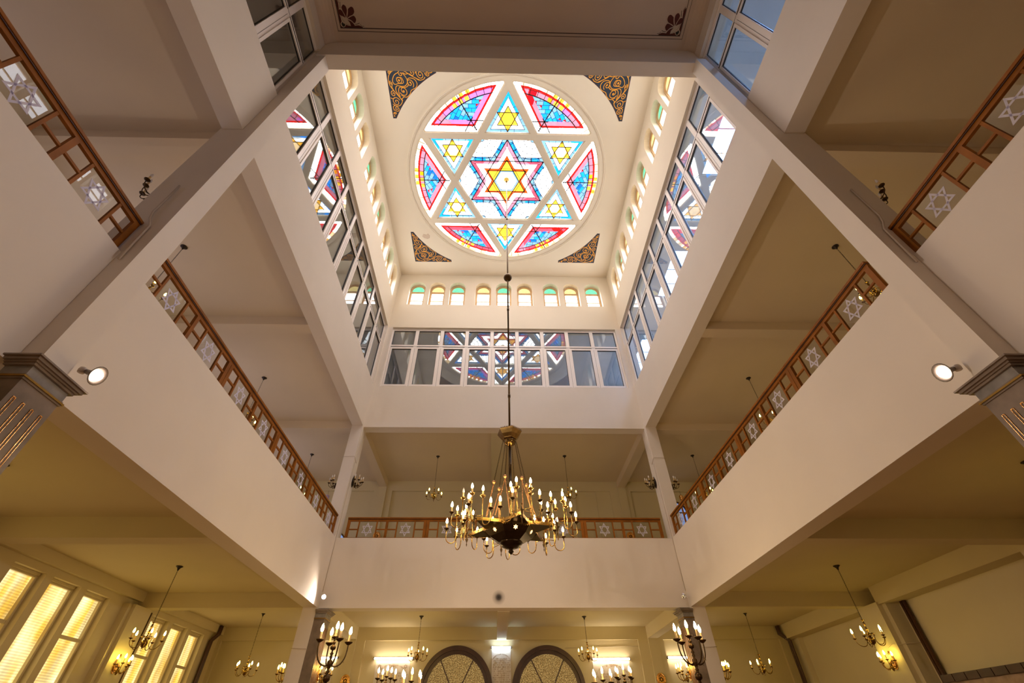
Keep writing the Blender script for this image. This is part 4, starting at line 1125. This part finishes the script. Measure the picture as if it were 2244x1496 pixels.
def chainpts(p, q, r=.010, L=.034, th=.0034):
    p, q = Vector(p), Vector(q); d = q-p; n = max(2, int(d.length/L)); d.normalize(); a = d.orthogonal().normalized(); b = d.cross(a)
    mb = MB(); st = (q-p).length/n
    for i in range(n):
        c = p+d*(st*(i+.5)); ax = a if i % 2 else b
        mb.tube([c+ax*(r*cos(t*PI/4))+d*(st*.66*sin(t*PI/4)) for t in range(8)], th, 4, closed=True)
    return mb
for k in range(6):
    a = ph[k]+PI/6; c, s_ = cos(a), sin(a); top = (.13*c, .13*s_, zz(5.82)); mid = (.30*c, .30*s_, zz(4.97))
    chainpts(top, mid).build('chain', 'bronze', ch)
    mb = MB(); mb.lathe([(.004, .04), (.02, .03), (.034, .012), (.03, -.012), (.012, -.03), (.004, -.045)], (.305*c, .305*s_, zz(4.94)), 10); mb.build('chain_boss', 'copper', ch)
    for da in (-.28, .28):
        e = (.46*cos(a+da), .46*sin(a+da), zz(4.22)); chainpts((.31*c, .31*s_, zz(4.90)), e, .009, .032, .003).build('chain', 'copper', ch)
# hexagram frame
mb = MB()
RT, RI = .76, .44
for k in range(6):
    a = ph[k]; t = Vector((RT*cos(a), RT*sin(a), 0)); i0 = Vector((RI*cos(a-PI/6), RI*sin(a-PI/6), 0)); i1 = Vector((RI*cos(a+PI/6), RI*sin(a+PI/6), 0))
    for p in (i0, i1): mb.bar(p, t, .008, .05)
    mb.add([i0+Vector((0, 0, -.022)), t+Vector((0, 0, -.022)), i1+Vector((0, 0, -.022))], [(0, 1, 2)], 1)
    mb.add([i0+Vector((0, 0, -.016)), t+Vector((0, 0, -.016)), i1+Vector((0, 0, -.016))], [(0, 2, 1)], 1)
mb.build('star_frame', ['brass', 'blackened'], ch)
mb = MB()
for k in range(6):
    a0, a1 = ph[k]-PI/6, ph[k]+PI/6; r_ = .47
    p = Vector((r_*cos(a0), r_*sin(a0), 0)); q = Vector((r_*cos(a1), r_*sin(a1), 0)); d = (q-p)/14
    for i in range(14):
        u = p+d*i; v = p+d*(i+1); m_ = (u+v)/2
        for zt_, zb_, zp in ((.02, -.035, -.065), ):
            mb.add([u+Vector((0, 0, zt_)), v+Vector((0, 0, zt_)), v+Vector((0, 0, zb_)), m_+Vector((0, 0, zp)), u+Vector((0, 0, zb_))], [(0, 1, 2, 3, 4)])
        um, vm = u*.93, v*.93
        mb.add([um+Vector((0, 0, .02)), vm+Vector((0, 0, .02)), (um+vm)/2+Vector((0, 0, .075))], [(0, 1, 2)])
    mb.add([p*.94+Vector((0, 0, .0)), q*.94+Vector((0, 0, .0)), q*.94+Vector((0, 0, .035)), p*.94+Vector((0, 0, .035))], [(0, 1, 2, 3)])
mb.build('serrated_band', 'brass', ch)
mb = MB(); mb.lathe([(.46, -.01), (.46, -.02), (.36, -.13), (.22, -.21), (.18, -.215)], (0, 0, 0), 6, sm=False, ph=ph[0]-PI/6)
body = mb.build('lantern_body', 'blackened', ch)
for k in range(6):
    a = ph[k]; rm = (.36+.46)/2*cos(PI/6); c = Vector((rm*cos(a), rm*sin(a), -.075)); slope = Vector((.10*cos(a)*cos(PI/6), .10*sin(a)*cos(PI/6), .11)).normalized(); side = Vector((-sin(a), cos(a), 0)); nn = side.cross(slope)
    if nn.z > 0: nn = -nn
    c += nn*.006
    mb = MB(); pts = []
    for i in range(12):
        r_ = .042 if i % 2 == 0 else .024; pts.append(c+side*(r_*sin(i*PI/6))+slope*(r_*cos(i*PI/6)))
    mb.add(pts, [tuple(range(12))])
    mb.build('star_cutout', emit('star_cutout_light_%d' % k, (1, .55, .2), 3.0) if k == 0 else bpy.data.materials['star_cutout_light_0'], body)
mb = MB(); mb.lathe([(.19, -.205), (.20, -.215), (.185, -.24), (.15, -.275), (.09, -.30), (.04, -.31), (.03, -.33), (.045, -.345), (.045, -.36), (.02, -.385), (.006, -.40)], (0, 0, 0), 20); mb.build('bottom_dish', 'blackened', ch)
for k in range(6):
    a = ph[k]; base = Vector((.80*cos(a), .80*sin(a), 0))
    mb = MB(); mb.lathe([(.003, -.19), (.010, -.16), (.005, -.13), (.012, -.11), (.024, -.075), (.012, -.05), (.02, -.02), (.02, .03), (.01, .05), (.006, .10), (.017, .125), (.004, .15)], base, 10)
    mb.tube([(RT*.97*cos(a), RT*.97*sin(a), 0), base], .012, 6)
    mb.build('finial', 'bronze', ch)
    for j, off in enumerate((-100, -36, 36, 100)):
        b = a+math.radians(off); d = Vector((cos(b), sin(b), 0)); rin = .20 if abs(off) < 50 else .17
        pin = base+d*rin; dj = d
        # J: tall stem, U bend, short outer cup
        tall = .30; low = -.10; sh = .055; gap = .17
        if off == -100 and k == 1: pass
        U = [pin+Vector((0, 0, tall)), pin+Vector((0, 0, .0)), pin+Vector((0, 0, low+.03))]
        U += [pin+dj*(gap/2*(1-cos(t*PI/8)))+Vector((0, 0, low+.02-.085*sin(t*PI/8))) for t in range(1, 8)]
        pout = pin+dj*gap; U += [pout+Vector((0, 0, low+.03)), pout+Vector((0, 0, sh))]
        m_ = MB(); m_.tube(U, .0085, 6); m_.tube([base+Vector((0, 0, .03)), pin+Vector((0, 0, .0))], .0065, 5)
        m_.tube([pin+Vector((0, 0, low+.0)), pin-dj*.01+Vector((0, 0, low+.05)), pin-dj*.028+Vector((0, 0, low+.075))], [.005, .005, .001], 5)
        m_.lathe(PAN, pin+Vector((0, 0, tall+.012)), 12, 0); m_.lathe(sc_prof(PAN, .92), pout+Vector((0, 0, sh+.012)), 12, 1)
        arm = m_.build('arm', ['brass', 'bronze'], ch)
        candle_obj(arm, *(pin+Vector((0, 0, tall+.012))), 1., not (k == 3 and j == 1)); candle_obj(arm, *(pout+Vector((0, 0, sh+.012))), 1.)

# ------------------------------------------------------------------ floodlights
def flood(label, base, aim, lit, shade=True, k=1.):
    root = thing('wall_floodlight', label, 'wall lamp', base, 0, 'clip-on reflector lamps at the columns')
    d = Vector(aim).normalized(); O = Vector((0, 0, 0))
    R = d.to_track_quat('Z', 'Y').to_matrix()
    mb = MB(); mb.lathe([(.03, -.03), (.035, 0), (.03, .02), (.012, .03)], O, 10); mb.tube([O, d*.06], .014, 6); mb.build('mount', 'lamp_metal', root)
    mb = MB(); pr = [(.022, .04), (.026, .08), (.032, .10)]
    if shade: pr += [(.045, .12), (.075, .165), (.095, .175), (.092, .178), (.070, .168), (.042, .13), (.03, .12)]
    else: pr += [(.045, .13), (.062, .165), (.062, .175), (.05, .178), (.03, .13)]
    mb.lathe([(r*k, z*k) for r, z in pr], O, 18, mtx=R); mb.build('reflector', 'dish' if shade else 'chrome', root)
    mb = MB(); mb.lathe([(r*k, z*k) for r, z in ([(.02, .12), (.036, .145), (.047, .170), (.044, .186), (.028, .196), (.002, .20)] if shade else [(.052, .165), (.052, .172), (.03, .18), (.002, .183)])], O, 16, mtx=R)
    mb.build('lamp_globe', 'flood' if lit else 'chrome', root)
    if lit:
        ld = bpy.data.lights.new('reflector_beam', 'SPOT'); ld.energy = 240 if shade else 40; ld.color = (1, .83, .70); ld.spot_size = math.radians(168); ld.spot_blend = .6; ld.shadow_soft_size = .04
        lo_ = bpy.data.objects.new('reflector_beam', ld); COL.objects.link(lo_); lo_.parent = root
        lo_.location = d*.25; lo_.rotation_euler = (-d).to_track_quat('Z', 'Y').to_euler()
    return root
flood('lit lamp with dish shade on the near left column above the capital', (-4.20, 3.33, 4.06), (1, .12, -.34), True)
flood('lit lamp with dish shade on the near right column above the capital', (4.21, 3.20, 4.08), (-1, .12, -.30), True)
flood('lit round spot lamp above the far left capital', (-4.36, 11.93, 4.06), (.40, -1, -.16), True, False)
flood('unlit chrome spot lamp above the far right capital', (4.36, 11.93, 4.06), (-.55, -1, -.1), False, False)

# ------------------------------------------------------------------ fluorescent tubes and marble plaques on the back wall
def tube_light(label, xc, L, z, warm):
    root = thing('fluorescent_tube_light', label, 'tube light', (xc, YB+.07, z), 0, 'tube lights over the plaques')
    mb = MB(); mb.box(-L/2-.03, L/2+.03, -.05, .0, -.0, .045); mb.build('batten', 'frame', root)
    mb = MB(); mb.tube([(-L/2, -.075, .015), (L/2, -.075, .015)], .024, 10); mb.build('tube', 'tube_warm' if warm else 'tube_cool', root)
    mb = MB()
    for s in (-1, 1): mb.box(s*(L/2)-.012, s*(L/2)+.012, -.10, -.03, -.015, .045)
    mb.build('socket', 'line', root)
tube_light('long warm tube light above the left marble plaque', -3.27, 1.16, 3.36, True)
tube_light('long warm tube light above the right marble plaque', 3.25, 1.14, 3.32, True)
tube_light('short cool white tube light between the two arched doorways', -.055, .60, 3.62, False)
tube_light('warm tube light left of the far left column', -5.3, .75, 3.38, True)
tube_light('warm tube light right of the far right column', 5.35, .75, 3.35, True)
GL = [[(0, 0, 1, 0), (1, 0, 1, 1)], [(0, 1, 1, 1), (1, 1, 1, 0), (0, 0, 1, 0)], [(0, 1, 1, 1), (.8, 1, .8, 0)], [(0, 1, 1, 1), (0, 0, 0, .7), (1, 1, 1, 0)], [(0, 1, 1, 1), (0, 1, 0, 0), (1, 0, 1, 1), (0, 0, 1, 0)], [(.5, 1, .5, .4)], [(.5, 1, .5, 0), (.3, 1, .7, 1)], [(0, 1, .5, 0), (1, 1, .5, 0), (.5, 1, .5, .2)]]
def plaque(label, x0, x1, zt, seed, style):
    rd = random.Random(seed); xc = (x0+x1)/2; w = x1-x0; zb = 1.5
    root = thing('marble_plaque', label, 'plaque', (xc, YB+.075, zb), 0, 'inscribed marble plaques')
    mb = MB(); mb.box(-w/2, w/2, -.025, 0, 0, zt-zb); mb.build('slab', 'plaque', root)
    mb = MB(); y = -.0275
    def seg(a, b, t): mb.bar((a[0], y, a[1]), (b[0], y, b[1]), t, .003, up=(0, 1, 0))
    def glyph(x, z, h, rot=0.):
        for (a, b, c, d) in rd.choice(GL):
            p = [(a*h*.7, b*h), (c*h*.7, d*h)]
            p = [(x+u*cos(rot)-v*sin(rot), z+u*sin(rot)+v*cos(rot)) for u, v in p]
            if math.dist(*p) > .004: seg(p[0], p[1], h*.22)
    def line(z, h, fr):
        L = w*fr; x = -L/2
        while x < L/2:
            if rd.random() > .14: glyph(x, z, h)
            x += h*.95
    z = zt-zb
    if style == 'wide':
        for s in (-1, 1):
            for d0 in (90, 270):
                tr = [(s*w*.38+.055*nrm(d0+120*i)[0], z-.13+.055*nrm(d0+120*i)[1]) for i in range(3)]
                for i in range(3): seg(tr[i], tr[(i+1) % 3], .007)
        line(z-.15, .045, .22)
    if style == 'right': line(z-.12, .05, .30)
    rad = w*.46
    cz = z-.16-rad*.62 if style != 'narrow' else z-.08-rad*.9
    for i in range(30):
        a = PI*(.88-.76*i/29)
        if rd.random() > .12: glyph(rad*cos(a), cz+rad*.75*sin(a), .03 if style != 'narrow' else .02, a-PI/2)
    zz_ = cz+rad*.30
    first = True
    while zz_ > .1:
        line(zz_, .034 if style != 'narrow' else .026, rd.choice((.55, .75)) if first else rd.choice((.86, .86, .8)))
        first = False; zz_ -= .062 if style != 'narrow' else .05
    if style == 'narrow': seg((.0, cz-.25), (.0, cz-.65), .006)
    mb.build('inscription', 'letters', root)
plaque('wide marble plaque with star-flanked lettering left of the arched doorways', -3.78, -2.77, 3.315, 1, 'wide')
plaque('wide marble plaque with arched lettering right of the arched doorways', 2.69, 3.80, 3.28, 2, 'right')
plaque('narrow marble plaque between the two arched doorways', -.34, .235, 3.585, 3, 'narrow')
plaque('marble plaque left of the far left column, under a tube light', -5.85, -5.02, 3.30, 4, 'wide')
# arched doorways
def doorway(n, xc):
    zc_ = 2.61; Pq = lambda u, w, z: (xc+u, YB+.08-w, z)
    mb = MB(); Nn = 40
    def ring(ro, ri, w0, w1, mi):
        for i in range(Nn):
            a, b = PI*i/Nn, PI*(i+1)/Nn
            mb.ext(Pq, [(ro*cos(a), zc_+ro*sin(a)), (ro*cos(b), zc_+ro*sin(b)), (ri*cos(b), zc_+ri*sin(b)), (ri*cos(a), zc_+ri*sin(a))], w0, w1, mi)
        for s in (-1, 1): mb.pbox(Pq, *sorted((s*ro, s*ri)), w0, w1, 0, zc_, mi)
    ring(1.075, .96, 0, .12, 0); ring(.96, .86, 0, .07, 1)
    f = mb.build('door_%d' % n, ['wood_dark', 'wood_dark'], kind=S)
    for k, (a, b) in enumerate(((0, 56), (56, 124), (124, 180))):
        g = MB(); g.flat(Pq, [(0, zc_-.0)]+[(.87*cos(math.radians(a+(b-a)*i/12)), zc_+.87*sin(math.radians(a+(b-a)*i/12))) for i in range(13)], .02)
        g.build('hammered_glass', 'cathedral', f)
    g = MB(); g.flat(Pq, [(-.87, .3), (.87, .3), (.87, zc_), (-.87, zc_)], .02); g.build('hammered_glass', 'cathedral', f)
    m_ = MB()
    for a in (56, 124): m_.bar(Pq(0, .03, zc_-.18), Pq(.88*nrm(a)[0], .03, zc_+.88*nrm(a)[1]), .03, .03, up=(0, 1, 0))
    m_.build('glazing_bar', 'wood_dark', f)
doorway(1, -1.38); doorway(2, 1.33)

# ------------------------------------------------------------------ pipes, cables, wainscot
def cable(label, pts, r=.006, m='cable', name='wall_cable', cat='cable'):
    mb = MB(); mb.tube(pts, r, 6); o = mb.build(name, m); tag(o, label, cat)
for s, w in ((-1, 'left'), (1, 'right')):
    x = s*4.41
    cable('thin cable running down the far %s corner from balcony to lamp' % w, [(s*4.43, 11.985, 7.6), (s*4.43, 11.985, 4.2)], .006)
    cable('thin cable looped round the far %s column above the sconces' % w, [(s*4.80, 12.2, 7.72), (s*4.79, 11.885, 7.72), (s*4.45, 11.885, 7.74), (s*4.425, 11.9, 7.70), (s*4.425, 12.1, 7.62)], .007)
    cable('pale cable strapped round the far %s column at ground level' % w, [(s*4.79, 12.3, 3.05), (s*4.785, 11.89, 3.05), (s*4.45, 11.89, 3.04)], .007)
    yb_ = 2.97 if s < 0 else 2.86
    cable('white cable descending the outer face of the near %s column' % w, [(s*4.5, yb_-.012, 6.9), (s*4.5, yb_-.012, 6.25), (s*4.46, yb_-.012, 6.1), (s*4.38, yb_-.012, 5.95), (s*4.36, yb_-.012, 5.3)], .012)
cable('thin wire along the far wall above the right doorway', [(1.9, YB+.07, 3.62), (2.6, YB+.07, 3.63), (3.9, YB+.07, 3.66), (4.15, YB+.07, 3.66)], .005)
cable('kinked cable crossing the right wall pier at ground level', [(9.09, 11.2, 3.02), (8.78, 11.35, 3.02), (8.70, 11.48, 3.02), (8.64, 11.6, 3.05), (8.64, 11.8, 3.0)], .007)
def pipe(label, pts):
    root = thing('drain_pipe', label, 'pipe', pts[0])
    O = Vector(pts[0])
    for off in (0, 1):
        mb = MB(); mb.tube([Vector(p)-O+Vector((.0, .085*off, 0)) for p in pts], .038, 10); mb.build('pipe', 'pipe', root)
pipe('twin brown pipes between the two groups of yellow windows', [(-8.59, 12.36, Z1), (-8.59, 12.36, .0)])
pipe('twin brown pipes in the lower left back corner', [(-8.50, 15.70, ZG-.02), (-8.50, 15.70, 3.95), (-8.58, 15.55, 3.75), (-8.58, 15.55, .0)])
pipe('twin brown pipes on the right wall beside the pier', [(9.03, 11.12, 3.80), (9.03, 11.12, .0)])
pipe('twin brown pipes in the lower right back corner', [(8.60, 15.95, ZG-.02), (8.60, 15.95, 3.95), (8.78, 15.85, 3.75), (8.78, 15.85, .0)])
w_ = thing('wainscot', 'dark wooden plank cornice with a beige hanging below, lower right corner', 'panelling', (8.9, 5, 0))
mb = MB(); y = -3.6
while y < 6.1: mb.box(-.10, .19, y-5+.008+2.6-2.6, y-5+.30, 2.30, 2.42); y += .31
y0 = y
while y < 10.7: mb.box(-.10, .19, y-5+.008, y-5+.30, 2.30, 2.42); y += .31
mb.box(-.09, .19, -8.6, 5.95, 2.295, 2.30)
mb.build('cornice', 'wood_dark', w_)
mb = MB(); n = 160
vs = [(-.05+.02*sin(i*1.3)+.01*sin(i*.37), -8.6+i*14.6/n, z_) for z_ in (.1, 2.30) for i in range(n+1)]
mb.add(vs, [(i, i+1, n+2+i, n+1+i) for i in range(n)], 0, True); mb.build('hanging', 'curtain', w_)

# ------------------------------------------------------------------ camera
C = [960.308, 1110.306, 747.593, 0.7474, 0.0275, 0.0086]
f_, cx, cy, pi_, ya, ro = C
fw = Vector((sin(ya)*cos(pi_), cos(ya)*cos(pi_), sin(pi_)))
r0 = Vector((cos(ya), -sin(ya), 0)); up0 = r0.cross(fw)
right = r0*cos(ro)-up0*sin(ro); up = r0*sin(ro)+up0*cos(ro)
cam = bpy.data.cameras.new('camera'); co = bpy.data.objects.new('camera', cam); COL.objects.link(co)
cam.sensor_width = 36; cam.sensor_fit = 'HORIZONTAL'; cam.lens = f_*36/2244
cam.shift_x = (1122-cx)/2244; cam.shift_y = (cy-748)/2244
mw = Matrix.Identity(4)
for i, v in enumerate((right, up, -fw)):
    for j in range(3): mw[j][i] = v[j]
mw.translation = Vector((-.2531, 0, 1.4)); co.matrix_world = mw
cam.clip_start = .05; cam.clip_end = 100
sc.camera = co

# ------------------------------------------------------------------ world and render look
w = bpy.data.worlds.new('overcast_sky'); sc.world = w; w.use_nodes = True
bg = w.node_tree.nodes['Background']; bg.inputs['Color'].default_value = (.80, .88, 1, 1); bg.inputs['Strength'].default_value = 1.5
sc.view_settings.view_transform = 'Standard'; sc.view_settings.look = 'None'
sc.view_settings.exposure = 0.40; sc.view_settings.gamma = 1; sc.view_settings.use_curve_mapping = False
sc.cycles.use_denoising = True
sc.cycles.max_bounces = 10; sc.cycles.diffuse_bounces = 6; sc.cycles.glossy_bounces = 4; sc.cycles.transparent_max_bounces = 16
sc.cycles.sample_clamp_indirect = 6; sc.cycles.caustics_reflective = False; sc.cycles.caustics_refractive = False
